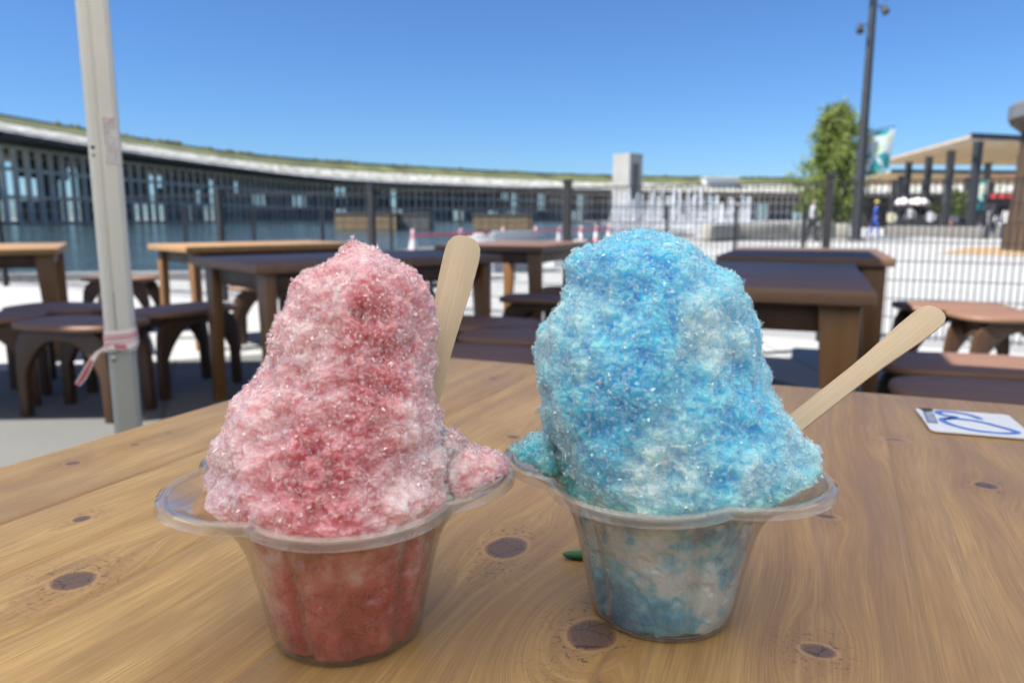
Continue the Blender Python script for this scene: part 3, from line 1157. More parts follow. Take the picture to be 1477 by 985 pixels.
tag(e, 'long low dark shop building behind both pergolas', 'building')

# round kiosk at the right edge
e = empty('round_kiosk', (15.68, 20.6, 0))
mb = MB()
nseg = 40
prof = [(1.86, 0), (1.74, 1.0), (1.66, 2.2), (1.64, 3.3)]
mb.lathe(prof, nseg)
for k in range(nseg):
    a_ = 2 * PI * k / nseg
    for j in range(3):
        r0, z0 = prof[j]; r1, z1 = prof[j + 1]
        mb.bar((r0 * math.cos(a_), r0 * math.sin(a_), z0), (r1 * math.cos(a_), r1 * math.sin(a_), z1), .11, .05, up=(math.cos(a_), math.sin(a_), 0))
mb.build('wall', M['kiosk_wood'], e)
mb = MB(); mb.lathe([(1.5, 3.3), (1.98, 3.32), (2.02, 3.36), (2.02, 3.66), (1.94, 3.74), (1.5, 3.92), (.5, 4.15), (.02, 4.2)], 48); mb.build('roof', M['roof_grey'], e, smooth=True)
mb = MB(); mb.lathe([(1.60, 3.02), (1.70, 3.04), (1.96, 3.25), (1.96, 3.31), (1.60, 3.30)], 48); mb.build('eave_lining', M['kiosk_wood'], e)
e.scale = (1.05, 1.05, 1.07)
tag(e, 'round brown board kiosk with grey domed roof at the right edge', 'kiosk')


# ------------------------------------------------------------------ people, far off
def person(loc, rz, top, legs, label, pose='stand', hat=None, h=1.68, hair='hair'):
    k = h / 1.68
    if pose == 'sit':
        J = {'pel': (0, 0, .50), 'che': (0, .02, .86), 'nec': (0, 0, 1.02), 'hea': (0, -.03, 1.17),
             'sl': (-.17, 0, .95), 'el': (-.22, -.06, .70), 'hl': (-.12, -.26, .66), 'sr': (.17, 0, .95), 'er': (.22, -.06, .70), 'hr': (.12, -.26, .66),
             'kl': (-.11, -.42, .50), 'fl': (-.11, -.40, .06), 'tl': (-.12, -.55, .04), 'kr': (.11, -.42, .50), 'fr': (.11, -.38, .06), 'tr': (.12, -.53, .04)}
    elif pose == 'walk':
        J = {'pel': (0, 0, .88), 'che': (0, -.02, 1.22), 'nec': (0, -.02, 1.42), 'hea': (0, -.04, 1.57),
             'sl': (-.18, -.02, 1.34), 'el': (-.24, .06, 1.08), 'hl': (-.24, -.06, .86), 'sr': (.18, -.02, 1.34), 'er': (.24, -.10, 1.08), 'hr': (.22, -.26, .92),
             'kl': (-.10, -.16, .48), 'fl': (-.10, -.14, .07), 'tl': (-.11, -.30, .04), 'kr': (.10, .06, .48), 'fr': (.10, .26, .10), 'tr': (.11, .13, .04)}
    else:
        J = {'pel': (0, 0, .90), 'che': (0, 0, 1.24), 'nec': (0, 0, 1.44), 'hea': (0, -.02, 1.59),
             'sl': (-.18, 0, 1.36), 'el': (-.25, .02, 1.10), 'hl': (-.25, -.08, .84), 'sr': (.18, 0, 1.36), 'er': (.25, .02, 1.10), 'hr': (.24, -.10, .84),
             'kl': (-.10, -.01, .48), 'fl': (-.11, .02, .07), 'tl': (-.12, -.14, .04), 'kr': (.10, -.01, .48), 'fr': (.11, .02, .07), 'tr': (.12, -.14, .04)}
    rad = {'pel': .145, 'che': .15, 'nec': .055, 'hea': .098, 'sl': .06, 'el': .045, 'hl': .04, 'sr': .06, 'er': .045, 'hr': .04,
           'kl': .065, 'fl': .045, 'tl': .035, 'kr': .065, 'fr': .045, 'tr': .035}
    ks = list(J)
    E = [('pel', 'che'), ('che', 'nec'), ('nec', 'hea'), ('che', 'sl'), ('sl', 'el'), ('el', 'hl'), ('che', 'sr'), ('sr', 'er'), ('er', 'hr'),
         ('pel', 'kl'), ('kl', 'fl'), ('fl', 'tl'), ('pel', 'kr'), ('kr', 'fr'), ('fr', 'tr')]
    me = bpy.data.meshes.new('person')
    me.from_pydata([tuple(c * k for c in J[q]) for q in ks], [(ks.index(a_), ks.index(b_)) for a_, b_ in E], [])
    o = bpy.data.objects.new('person', me)
    COL.objects.link(o)
    sk = o.modifiers.new('skin', 'SKIN')
    for i, q in enumerate(ks):
        me.skin_vertices[0].data[i].radius = (rad[q] * k, rad[q] * k * (.8 if q in ('pel', 'che') else 1))
    me.skin_vertices[0].data[0].use_root = True
    ss = o.modifiers.new('sub', 'SUBSURF')
    ss.levels = ss.render_levels = 2
    dg = bpy.context.evaluated_depsgraph_get()
    ev = bpy.data.meshes.new_from_object(o.evaluated_get(dg))
    o.modifiers.clear()
    o.data = ev
    ev.materials.clear()
    for m in (M[top], M[legs], M['skin'], M[hair]):
        ev.materials.append(m)
    hy, hz = J['hea'][1] * k, J['hea'][2] * k
    pz = J['pel'][2] * k + .03
    for p_ in ev.polygons:
        c = p_.center
        p_.use_smooth = True
        if c.z > (J['nec'][2] + .0) * k:
            p_.material_index = 3 if (c.z > hz + .03 or c.y > hy + .03) else 2
        elif (Vector(c) - Vector(J['hl']) * k).length < .11 or (Vector(c) - Vector(J['hr']) * k).length < .11:
            p_.material_index = 2
        elif c.z < pz and not (pose == 'sit' and c.y > -.02 and c.z > .52):
            p_.material_index = 1
    if hat:
        mb = MB(); mb.lathe([(.17, hz + .06), (.11, hz + .075), (.10, hz + .15), (.02, hz + .18)], 14, (0, hy, 0)); mb.build('hat', M[hat], o, smooth=True)
    o.location = loc
    o.rotation_euler = (0, 0, rz)
    tag(o, label, 'person')
    return o


q = at_z(1260, 341, 0)
person(q, R(70), 'cloth_blue', 'cloth_blue', 'person in all-blue clothing and yellow hat walking near the dark mast', 'walk', 'hat_yellow', 1.75)
qb = at_z(1166, 349, 0)
person(qb + Vector((.15, .15, 0)), R(80), 'cloth_grey', 'cloth_dark', 'person in grey top and dark trousers pushing a bicycle', 'walk', None, 1.7)
seats = [(1363, 336, 47, 'cloth_red', 'cloth_dark', 'seated person in red top behind the pergola columns', 30),
         (1374, 334, 50, 'cloth_white', 'cloth_grey', 'seated person in white top and grey trousers behind the pergola columns', -40),
         (1386, 336, 46, 'cloth_grey', 'cloth_dark', 'seated person in grey top near the nearest pergola column', 150),
         (1402, 334, 48, 'cloth_pink', 'cloth_white', 'seated person in pink top and white trousers right of the nearest column', 60),
         (1438, 336, 46, 'cloth_white', 'cloth_dark', 'seated person in white top and dark trousers close to the round kiosk', -20),
         (1352, 334, 52, 'cloth_grey', 'cloth_white', 'seated person in grey top and white trousers by the round white sign', 10)]
for i, (px, py, Y, t_, l_, lab, rz) in enumerate(seats):
    q = at_y(px, py, Y)
    person((q.x, Y, 0), R(rz), t_, l_, lab, 'sit', None, 1.68)
    e = empty('cafe_chair', (q.x, Y, 0), R(rz))
    mb = MB(); mb.box((0, -.12, .40), (.42, .42, .04)); mb.build('seat', M['cloth_dark'], e)
    mb = MB(); mb.box((0, .13, .66), (.42, .04, .5)); mb.build('backrest', M['cloth_dark'], e)
    for sx in (-.18, .18):
        for sy in (-.3, .08):
            mb = MB(); mb.bar((sx, sy, 0), (sx, sy, .39), .035); mb.build('leg', M['mast_metal'], e)
    tag(e, 'dark cafe chair under the person in ' + lab.split(' in ')[1].split(' behind')[0].split(' near')[0].split(' close')[0].split(' by')[0].split(' right')[0], 'chair', 'cafe chairs under the pergola')
for px, Y, t_, l_, lab, rz in ((1306, 47.8, 'cloth_white', 'cloth_dark', 'standing person in white top behind the food stall counter', 0),
                               (1425, 52, 'cloth_grey', 'cloth_grey', 'standing person all in grey at the right pergola post', 40),
                               (1311, 44.2, 'cloth_grey', 'cloth_dark', 'standing person in grey top in front of the food stall counter', 170)):
    q = at_y(px, 335, Y)
    person((q.x, Y, 0), R(rz), t_, l_, lab, 'stand')

# bicycle
e = empty('bicycle', (qb.x, qb.y - .35, 0), R(18))
for wx in (-.52, .52):
    wh = empty('wheel'); wh.parent = e; wh.location = (wx, 0, .34)
    mb = MB(); mb.tube([(.32 * math.cos(2 * PI * k / 24), 0, .32 * math.sin(2 * PI * k / 24)) for k in range(25)], .018, 6, cap=False); mb.build('tyre', M['rubber'], wh)
    mb = MB()
    for k in range(10):
        a_ = PI * k / 10
        mb.bar((-.3 * math.cos(a_), 0, -.3 * math.sin(a_)), (.3 * math.cos(a_), 0, .3 * math.sin(a_)), .004)
    mb.build('spokes', M['screw'], wh)
mb = MB()
for p_, q_ in (((-.52, 0, .34), (-.1, 0, .30)), ((-.1, 0, .30), (.38, 0, .74)), ((-.1, 0, .30), (-.24, 0, .82)), ((-.22, 0, .74), (.36, 0, .78)), ((-.52, 0, .34), (-.22, 0, .74)), ((.52, 0, .34), (.36, 0, .92))):
    mb.tube([p_, q_], .016, 8)
mb.build('frame', M['mast_metal'], e)
mb = MB(); mb.tube([(.30, -.28, .98), (.36, -.1, .93), (.36, .1, .93), (.30, .28, .98)], .014, 8); mb.build('handlebar', M['mast_metal'], e)
mb = MB(); mb.box((-.27, 0, .85), (.25, .14, .06)); mb.build('saddle', M['rubber'], e, bevel=.02)
tag(e, 'dark bicycle beside the person in grey beyond the fence', 'bicycle')

# ------------------------------------------------------------------ cones, bars and blocks
def cone_mesh():
    e = empty('traffic_cone')
    mb = MB(); mb.box((0, 0, .025), (.38, .38, .05)); mb.build('base', M['rubber'], e, bevel=.012)
    mb = MB()
    prof = [(.135, .05), (.108, .20), (.108, .201), (.076, .38), (.076, .381), (.05, .54), (.05, .541), (.03, .68), (.024, .70)]
    n = 20
    for i in range(len(prof) - 1):
        sub = MB(); sub.lathe([prof[i], prof[i + 1]], n, cap=False)
        mb.add(sub.v, sub.f, {0: 0, 2: 1, 4: 0, 6: 1}.get(i, 0))
    mb.lathe([(.024, .70), (.015, .705)], 12, mi=1)
    mb.build('body', [M['white_plastic'], plain('pale_pink_band', (0.62, 0.30, 0.33), .4, 0, .08, 5, 0)], e, smooth=True)
    return e


cone0 = cone_mesh()
cone_px = [(597, 392), (665, 384), (726, 378), (773, 372), (807, 368.5), (838, 365.5), (860, 363.5), (878, 362)]
cpos = [at_z(px, py, 0) for px, py in cone_px]
where = ['leftmost and nearest, just right of the pink shaved ice', 'second from left, behind the wooden stick', 'third from left, right of the wooden stick',
         'fourth from left, at the end of the dark table', 'fifth from left, beside a black fence post', 'sixth from left, beside the blue shaved ice',
         'seventh from left, just above the blue shaved ice', 'eighth and farthest, above the blue shaved ice']
for i, q in enumerate(cpos):
    o = cone0 if i == 0 else copy_tree(cone0)
    o.location = q
    o.rotation_euler = (0, 0, rng.uniform(0, 1.5))
    tag(o, 'white and pink traffic cone, ' + where[i], 'traffic cone', 'white and pink cones along the pool')
for i in range(len(cpos) - 1):
    mb = MB(); d = (cpos[i + 1] - cpos[i])
    mb.tube([(0, 0, .60), (d.x, d.y, .60)], .022, 8)
    o = mb.build('cone_bar', M['red_plastic'])
    o.location = cpos[i]
    tag(o, 'red bar linking the cone %s to the next one' % where[i].split(',')[0], 'cone bar', 'red bars between the cones')
for px, py, w_, h, lab in ((690, 404, .30, .62, 'tall upright white block by the wooden stick of the pink ice'),
                           (606, 388, .5, .22, 'small white block at the nearest cone'),
                           (815, 385, .55, .42, 'white block beside the blue shaved ice, behind a fence post'),
                           (838, 378, .5, .40, 'farthest white block, just left of the blue shaved ice top')):
    q = at_z(px, py, 0)
    mb = MB(); mb.box((0, 0, h / 2), (w_, .45, h)); mb.box((0, 0, h + .02), (w_ * .5, .2, .04))
    o = mb.build('barrier_weight', M['white_plastic'], bevel=.03)
    o.location = q + Vector((0, .3, 0)); o.rotation_euler = (0, 0, R(12))
    tag(o, lab, 'weight block', 'white weight blocks by the cones')
q = at_z(732, 394, 0)
mb = MB(); mb.box((0, 0, .32), (.78, .5, .62)); mb.box((0, 0, .655), (.7, .42, .045))
o = mb.build('shaded_block', plain('shade_tinted_plastic', (.22, .25, .29), .6, 0, .06, 3, 0), bevel=.02); o.location = q + Vector((.1, .3, 0)); o.rotation_euler = (0, 0, R(12))  # shadow side of a white block, the shade put into its colour
tag(o, 'block right of the tall white block, its shaded side coloured blue-grey', 'box')


# ------------------------------------------------------------------ fences
def fence(P0, dirv, n, step, h, name_label, wires, extra=None, wire_r=0.0037, post=0.055, nz=9):
    e = empty('mesh_fence', (P0[0], P0[1], 0), math.atan2(dirv[1], dirv[0]))
    for i in range(n + 1):
        mb = MB(); mb.box((i * step, 0, (h + .03) / 2), (post, post, h + .03)); mb.box((i * step, 0, h + .045), (post + .012, post + .012, .03))
        mb.build('post', M['black_metal'], e)
        if i < n:
            mb = MB()
            x0, x1 = i * step + post / 2, (i + 1) * step - post / 2
            for k in range(wires):
                x = x0 + (x1 - x0) * (k + .5) / wires
                mb.tube([(x, -.036, .05), (x, -.036, h)], wire_r, 4, cap=False)
            for k in range(nz):
                z = .07 + (h - .1) * k / (nz - 1)
                mb.bar((x0, -.030, z), (x1, -.030, z), wire_r * 1.7)
            mb.bar((x0, -.034, h - .006), (x1, -.034, h - .006), .011, .011)
            mb.build('mesh_panel', M['black_metal'], e)
    tag(e, name_label, 'fence')
    return e


fence((5.82, 3.6), (-1.79, .9), 8, 2.0, 1.14, 'near black wire mesh fence running right to left behind the tables', 48)
fence((-9.5, 22.0), (1, 0), 9, 2.0, 1.2, 'farther black mesh fence at the pool edge behind the near fence', 26, wire_r=.004, nz=6, post=.07)

# =================================================================== TABLES AND STOOLS
TH = 0.70
ROT = R(-22)


def table_proto(top_m, name='wooden_table', L=1.27, W=.80, leg_m='honey_leg'):
    """local x = short side, local y = long side; origin on the ground at the centre"""
    e = empty(name)
    mb = MB(); mb.box((0, 0, TH - .02), (W, L, .04)); mb.build('tabletop', M[top_m], e, bevel=.006)
    ap = MB()
    for sy in (-1, 1):
        ap.box((0, sy * (L / 2 - .09), TH - .0805), (W - .20, .028, .08))
    for sx in (-1, 1):
        ap.box((sx * (W / 2 - .075), 0, TH - .0805), (.028, L - .22, .08))
    ap.build('apron', M['stool_leg'], e, bevel=.003)
    for sx in (-1, 1):
        for sy in (-1, 1):
            mb = MB()
            x, y = sx * (W / 2 - .06), sy * (L / 2 - .075)
            vs = []
            for z, wx in ((0, .062), (TH - .04, .105)):
                for a_, b_ in ((-1, -1), (1, -1), (1, 1), (-1, 1)):
                    vs.append((x + sx * .03 - sx * (wx / 2) + a_ * wx / 2, y + b_ * .024, z))
            mb.add(vs, [(3, 2, 1, 0), (4, 5, 6, 7), (0, 1, 5, 4), (1, 2, 6, 5), (2, 3, 7, 6), (3, 0, 4, 7)])
            mb.build('leg', M[leg_m], e, bevel=.005)
    return e


GT = 'wooden tables on the terrace'
V = Vector((math.cos(ROT), math.sin(ROT), 0))
U = Vector((-math.sin(ROT), math.cos(ROT), 0))
darkT = table_proto('dark_top')
honeyT = table_proto('honey_top')


def put_table(proto, first, corner, sx, sy, rz, label, W=.80, L=1.27):
    """corner: the table-top corner (world), sx/sy: which corner it is"""
    o = proto if first else copy_tree(proto)
    v = Vector((math.cos(rz), math.sin(rz), 0)); u = Vector((-math.sin(rz), math.cos(rz), 0))
    c = Vector((corner[0], corner[1], 0)) - v * (sx * W / 2) - u * (sy * L / 2)
    o.location = c
    o.rotation_euler = (0, 0, rz)
    tag(o, label, 'table', GT)
    return o


# right dark table: near-right corner
put_table(darkT, True, (.915, 1.87), 1, -1, ROT, 'large dark-topped wooden table right of the blue shaved ice')
put_table(darkT, False, (1.76, 3.45), 1, -1, ROT, 'dark-topped table behind the large dark one, close to the fence')
put_table(darkT, False, (-1.02, 2.98), 1, -1, R(-50), 'dark-topped table left of the pink shaved ice, honey legs')
put_table(darkT, False, (.20, 4.95), 1, -1, ROT, 'dark-topped table between the two shaved ices, near the fence')
put_table(honeyT, True, (-2.80, 4.65), 1, -1, R(28), 'honey-coloured table cut off by the left edge of the picture')
put_table(honeyT, False, (-2.12, 4.90), 1, -1, R(-48), 'sunlit honey table right of the white tent pole, at the back')


def stool_proto(name='curved_stool'):
    e = empty(name)
    n = 40
    L, W, H, T = .56, .37, .43, .028
    poly = []
    for k in range(n):
        a_ = 2 * PI * k / n
        c_, s_ = math.cos(a_), math.sin(a_)
        poly.append((math.copysign(abs(c_) ** .55, c_) * L / 2, math.copysign(abs(s_) ** .62, s_) * W / 2))
    mb = MB(); mb.prism(poly, T, Matrix.Translation((0, 0, H - T / 2))); mb.build('seat', M['stool_wood'], e, bevel=.011, seg=3)

    def arch(half, top, foot, leg_w, rise):
        out = [(-half + .05, top), (-half + .012, top - .025), (-half - .012, top - .075), (-half - .022, top - .17), (-half - .022, 0), (-half + .022, 0), (-half + .028, top - .2)]
        for k in range(1, 14):
            t = k / 14
            x = (-half + .028) + t * 2 * (half - .028)
            z = top - .2 + (rise - top + .2) * (1 - abs(2 * t - 1) ** 2.6)
            out.append((x, z))
        out += [(half - .028, top - .2), (half - .022, 0), (half + .022, 0), (half + .022, top - .17), (half + .012, top - .075), (half - .012, top - .025), (half - .05, top)]
        return out
    top = H - T - .0005
    for sy in (-1, 1):
        mb = MB()
        T4 = Matrix.Translation((0, sy * (W / 2 - .065), 0)) @ Matrix.Rotation(PI / 2, 4, 'X')
        mb.prism(arch(.225, top, 0, .06, top - .045), .036, T4)
        mb.build('side_panel', M['stool_leg'], e, bevel=.005)
    for sx in (-1, 1):
        mb = MB()
        T4 = Matrix.Translation((sx * .150, 0, 0)) @ Matrix.Rotation(PI / 2, 4, 'Z') @ Matrix.Rotation(PI / 2, 4, 'X')
        mb.prism([(-.0985, top), (-.0985, top - .10)] + [(-.0985 + .197 * t / 8, top - .10 + .045 * math.sin(PI * t / 8)) for t in range(1, 8)] + [(.0985, top - .10), (.0985, top)], .03, T4)
        mb.build('cross_rail', M['stool_leg'], e)
    return e


stool0 = stool_proto()
sunny0 = stool_proto()
M['stool_sunlit'] = wood('sunlit_brown_stool_wood', (0.25, 0.145, 0.075), (0.34, 0.205, 0.115), 0.5)  # same stool wood, with the sun's brightening put into the seat colour
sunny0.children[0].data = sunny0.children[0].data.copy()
sunny0.children[0].data.materials[0] = M['stool_sunlit']
GS = 'curved wooden stools around the tables'
stools = [((118, 462), -14, 'brown curved stool left of the taped pole base, its arched legs in view'),
          ((262, 443), 62, 'brown curved stool right of the pole, under the dark left table'),
          ((92, 441), -10, 'brown curved stool directly behind the one left of the pole'),
          ((-32, 455), 20, 'brown curved stool cut off by the left picture edge'),
          ((175, 399), 4, 'sunlit stool behind the pole with pale orange seat'),
          ((392, 411), 10, 'brown stool seen beneath the dark left table, nearer the pink ice'),
          ((452, 399), 5, 'sunlit stool behind the pink shaved ice top, near the fence'),
          ((575, 409), -15, 'sunlit-topped stool peeking out right of the pink ice'),
          ((790, 428), -18, 'brown stool touching the left edge of the blue ice, higher in view'),
          ((842, 416), -10, 'sunlit stool behind the blue ice, its orange edge showing on the left'),
          ((692, 463), -24, 'brown stool behind the wooden stick of the pink ice'),
          ((765, 482), -20, 'brown stool between the two ices, right of another stool'),
          ((672, 508), -22, 'brown stool nearest the table edge between the two ices'),
          ((1372, 439), -8, 'sunlit stool above the flat stick of the blue ice, farther from the camera'),
          ((1462, 452), -4, 'sunlit stool at the right picture edge behind the dark seat'),
          ((1400, 522), -14, 'dark brown stool at the right edge beneath the blue ice stick tip'),
          ((1455, 566), -20, 'dark brown stool tucked close to our table at the right')]
for i, ((px, py), rz, lab) in enumerate(stools):
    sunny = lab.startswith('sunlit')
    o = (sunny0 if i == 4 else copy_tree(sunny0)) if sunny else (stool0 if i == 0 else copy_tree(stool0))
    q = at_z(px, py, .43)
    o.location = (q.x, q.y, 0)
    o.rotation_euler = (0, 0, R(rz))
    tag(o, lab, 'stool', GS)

# =================================================================== OUR TABLE
TC = Vector((-.168, 1.003))
TROT = R(-23.5)
TW, TL = .86, 1.32
tbl = empty('wooden_table', (TC.x, TC.y, 0), TROT)
Tinv = Matrix.Rotation(-TROT, 3, 'Z')


def to_table(p):
    return Tinv @ Vector((p[0] - TC.x, p[1] - TC.y, 0))


def tp_px(px, py):
    q = to_table(at_z(px, py, TH))
    return q.x, q.y


# grid of the top, with grain field
nx, ny = 520, 440
xs = np.linspace(0, TW, nx); ys = np.linspace(-TL, 0, ny)
X, Y = np.meshgrid(xs, ys)
X = X.ravel(); Y = Y.ravel()
knots = [(730, 789, .0105, .0135, 1.0), (853, 915, .0100, .0120, 1.0), (105, 837, .0105, .0095, 1.0), (118, 748, .0050, .0055, .9), (105, 668, .0058, .0055, .8), (1180, 938, .0075, .0055, .85),
         (1290, 634, .013, .007, .55), (1422, 700, .0075, .0070, .9), (1190, 744, .0085, .0045, .7), (740, 630, .007, .006, .7), (712, 546, .008, .007, .65), (194, 641, .004, .005, .7),
         (243, 624, .003, .004, .7)]
pn = np.stack([X * 3.0, Y * 1.1, np.zeros_like(X)], 1)
G = X + 0.012 * fbm(pn, 3, 3) + 0.004 * fbm(np.stack([X * 14, Y * 5, X * 0], 1), 3, 9)
K = np.zeros_like(X); NK = np.zeros_like(X)
for (px, py, rx, ry, st) in knots:
    kx, ky = tp_px(px, py)
    jx = X - kx; jy = Y - ky
    wob = 1 + 0.10 * fbm(np.stack([X * 90, Y * 90, X * 0 + px], 1), 2, 4)
    d2 = ((jx / rx) ** 2 + (jy / ry) ** 2) * wob
    big = max(rx, ry)
    rr = (jx ** 2 + (jy * .42) ** 2)
    G = G - jx * np.minimum(1.0, (2.1 * rx) ** 2 / (rr + (1.0 * rx) ** 2)) * 0.85 * st
    K = np.maximum(K, st * np.clip(1.0 - 0.5 * d2, 0, 1))
    NK = np.maximum(NK, st * np.exp(-((jx / (rx * 2.1)) ** 2 + (jy / (ry * 3.0)) ** 2)))
# cathedral rings round the knot by the blue cup
kx, ky = tp_px(850, 905)
dd = np.sqrt((X - kx) ** 2 + ((Y - ky) * .55) ** 2)
wgt = np.exp(-(dd / .034) ** 2)
G = G * (1 - wgt) + (kx + .02 + dd) * wgt
# boards
edges_ = [-.01, .105, .232, .345, .475, .60, .735, TW + .01]
tone = np.zeros_like(X)
for i in range(len(edges_) - 1):
    m_ = (X >= edges_[i]) & (X < edges_[i + 1])
    tone[m_] = (.05, .12, .0, .55, .8, .9, 1.0)[i]
    G[m_] += i * .37
idx = np.arange(nx * ny).reshape(ny, nx)
faces = np.stack([idx[:-1, :-1].ravel(), idx[:-1, 1:].ravel(), idx[1:, 1:].ravel(), idx[1:, :-1].ravel()], 1)
Z = np.full_like(X, TH)
SEAM = np.zeros_like(X)
for e_ in edges_[1:-1]:
    SEAM = np.maximum(SEAM, np.exp(-((X - e_) / .0016) ** 2))
    Z -= .0007 * np.exp(-((X - e_) / .0012) ** 2)
top = np_mesh('tabletop', np.stack([X, Y, Z], 1), faces, [M['our_top']], None, tbl, True, {'grain': G, 'knot': K, 'near_knot': np.clip(NK, 0, 1), 'tone': tone, 'seam': SEAM})
mb = MB()
rim_n = 0.0028
for a_, b_ in (((0, 0), (TW, 0)), ((TW, 0), (TW, -TL)), ((TW, -TL), (0, -TL)), ((0, -TL), (0, 0))):
    mb.add([(a_[0], a_[1], TH), (b_[0], b_[1], TH), (b_[0], b_[1], TH - .04), (a_[0], a_[1], TH - .04)], [(0, 1, 2, 3)])
mb.add([(0, 0, TH - .04), (TW, 0, TH - .04), (TW, -TL, TH - .04), (0, -TL, TH - .04)], [(0, 1, 2, 3)])
mb.build('board_edge', M['honey_top'], tbl)
for sx in (.06, TW - .06):
    for sy in (-.075, -TL + .075):
        mb = MB(); mb.box((sx, sy, (TH - .041) / 2), (.10, .048, TH - .041)); mb.build('leg', M['honey_leg'], tbl, bevel=.005)
mb = MB()
for sy in (-.09, -TL + .09):
    mb.box((TW / 2, sy, TH - .081), (TW - .23, .028, .078))
for sx in (.085, TW - .085):
    mb.box((sx, -TL / 2, TH - .081), (.028, TL - .25, .078))
mb.build('apron', M['honey_leg'], tbl)
tag(tbl, 'honey board table with dark knots, in the foreground under both shaved ice cups', 'table', GT)


# =================================================================== THE CUPS OF SHAVED ICE
CUP_H = .072


def petal_r(phi, front, a_=.034, rho=.0415):
    d = (phi - front + PI / 5) % (2 * PI / 5) - PI / 5
    return a_ * math.cos(d) + math.sqrt(max(1e-9, rho ** 2 - (a_ * math.sin(d)) ** 2))


M['drop'] = clear_plastic('water_drop', .03, .05, scale=20, bmp=0)


def cup(loc, front, label, frost):
    e = empty('dessert_cup', loc)
    n = 220
    mean = .0700
    rows = [(.0000, .0285, 0), (.0010, .0315, 0), (.0030, .0328, 0), (.012, .0345, .05), (.024, .0368, .10), (.036, .0393, .16), (.044, .0412, .24), (.051, .0438, .38), (.057, .0470, .58), (.0625, .0525, .80), (.067, .0592, .95), (.0700, .0640, 1.0), (.0712, .0655, 1.0)]

    def surf(off):
        vs = []
        for z, r0, lobe in rows:
            for k in range(n):
                ph = 2 * PI * k / n
                rel = petal_r(ph, front) / mean - 1
                # five soft flutes run down the wall
                d = (ph - front) % (2 * PI / 5) - PI / 5
                flute = -.0026 * math.exp(-(d / .11) ** 2) * (1 - lobe) * min(1, z / .012)
                r = r0 * (1 + rel * lobe * 1.02) + flute - off
                vs.append((r * math.cos(ph), r * math.sin(ph), z + (off if z < .002 else 0)))
        return vs
    outer, inn = surf(0), surf(.0007)
    mb = MB()
    fs = []
    m_ = len(rows)
    for i in range(m_ - 1):
        for k in range(n):
            a_, b_ = i * n + k, i * n + (k + 1) % n
            fs.append((a_, b_, b_ + n, a_ + n))
    o2 = m_ * n
    fs2 = [(d + o2, c + o2, b_ + o2, a_ + o2) for a_, b_, c, d in fs]
    mb.add(outer + inn, fs + fs2 + [tuple(range(n - 1, -1, -1)), tuple(range(o2, o2 + n))])
    mb.build('wall', clear_plastic('clear_cup_wall', frost[0], frost[1], scale=55, bmp=0.12), e, smooth=True)
    # lip: a flange with a skirt hanging from it, following the petals
    prof = [(0, .0712), (.0006, .0722), (.0022, .0724), (.0032, .0718), (.0036, .0708), (.0038, .0691), (.0042, .0687), (.0046, .0691), (.0042, .0708), (.0041, .0724), (.0026, .0734), (.0004, .0730), (-.0004, .0720)]
    vs, fs = [], []
    p_ = len(prof)
    for k in range(n):
        ph = 2 * PI * k / n
        r = .0655 * petal_r(ph, front) / mean
        for dr, z in prof:
            vs.append(((r + dr - .001) * math.cos(ph), (r + dr - .001) * math.sin(ph), z))
    for k in range(n):
        for j in range(p_):
            a_, b_ = k * p_ + j, k * p_ + (j + 1) % p_
            c, d = ((k + 1) % n) * p_ + (j + 1) % p_, ((k + 1) % n) * p_ + j
            fs.append((a_, d, c, b_))
    mb = MB(); mb.add(vs, fs)
    mb.build('rim', clear_plastic('clear_cup_rim', .10, .17, (.78, .77, .76), 14, bmp=0.03), e, smooth=True)
    dr = MB()
    rd = random.Random(int(abs(loc[0]) * 1e4))
    for k in range(150):
        ph = rd.uniform(0, 2 * PI); z = rd.uniform(.004, .056)
        rr = np.interp(z, [x[0] for x in rows], [x[1] for x in rows])
        d = (ph - front) % (2 * PI / 5) - PI / 5
        rr += -.0026 * math.exp(-(d / .11) ** 2) * (1 - .3) - .0001
        s_ = rd.uniform(.0003, .0008)
        o_ = Vector((math.cos(ph), math.sin(ph), 0)); t_ = Vector((-math.sin(ph), math.cos(ph), 0)); u_ = Vector((0, 0, 1))
        c = o_ * rr + u_ * z
        vs = [c + o_ * s_ * .55]
        for ring, (h_, w_) in enumerate(((.4, .6), (0, 1))):
            for q in range(8):
                a_ = PI * q / 4
                vs.append(c + o_ * s_ * h_ + (t_ * math.cos(a_) + u_ * math.sin(a_) * 1.15) * s_ * w_)
        fs = [(0, 1 + q, 1 + (q + 1) % 8) for q in range(8)] + [(1 + q, 9 + q, 9 + (q + 1) % 8, 1 + (q + 1) % 8) for q in range(8)]
        dr.add(vs, fs)
    tag(dr.build('droplets', M['drop'], e, smooth=True), kind='stuff')
    tag(e, label, 'cup')
    return e


def interp(xs_, ys_, q):
    return np.interp(q, xs_, ys_)


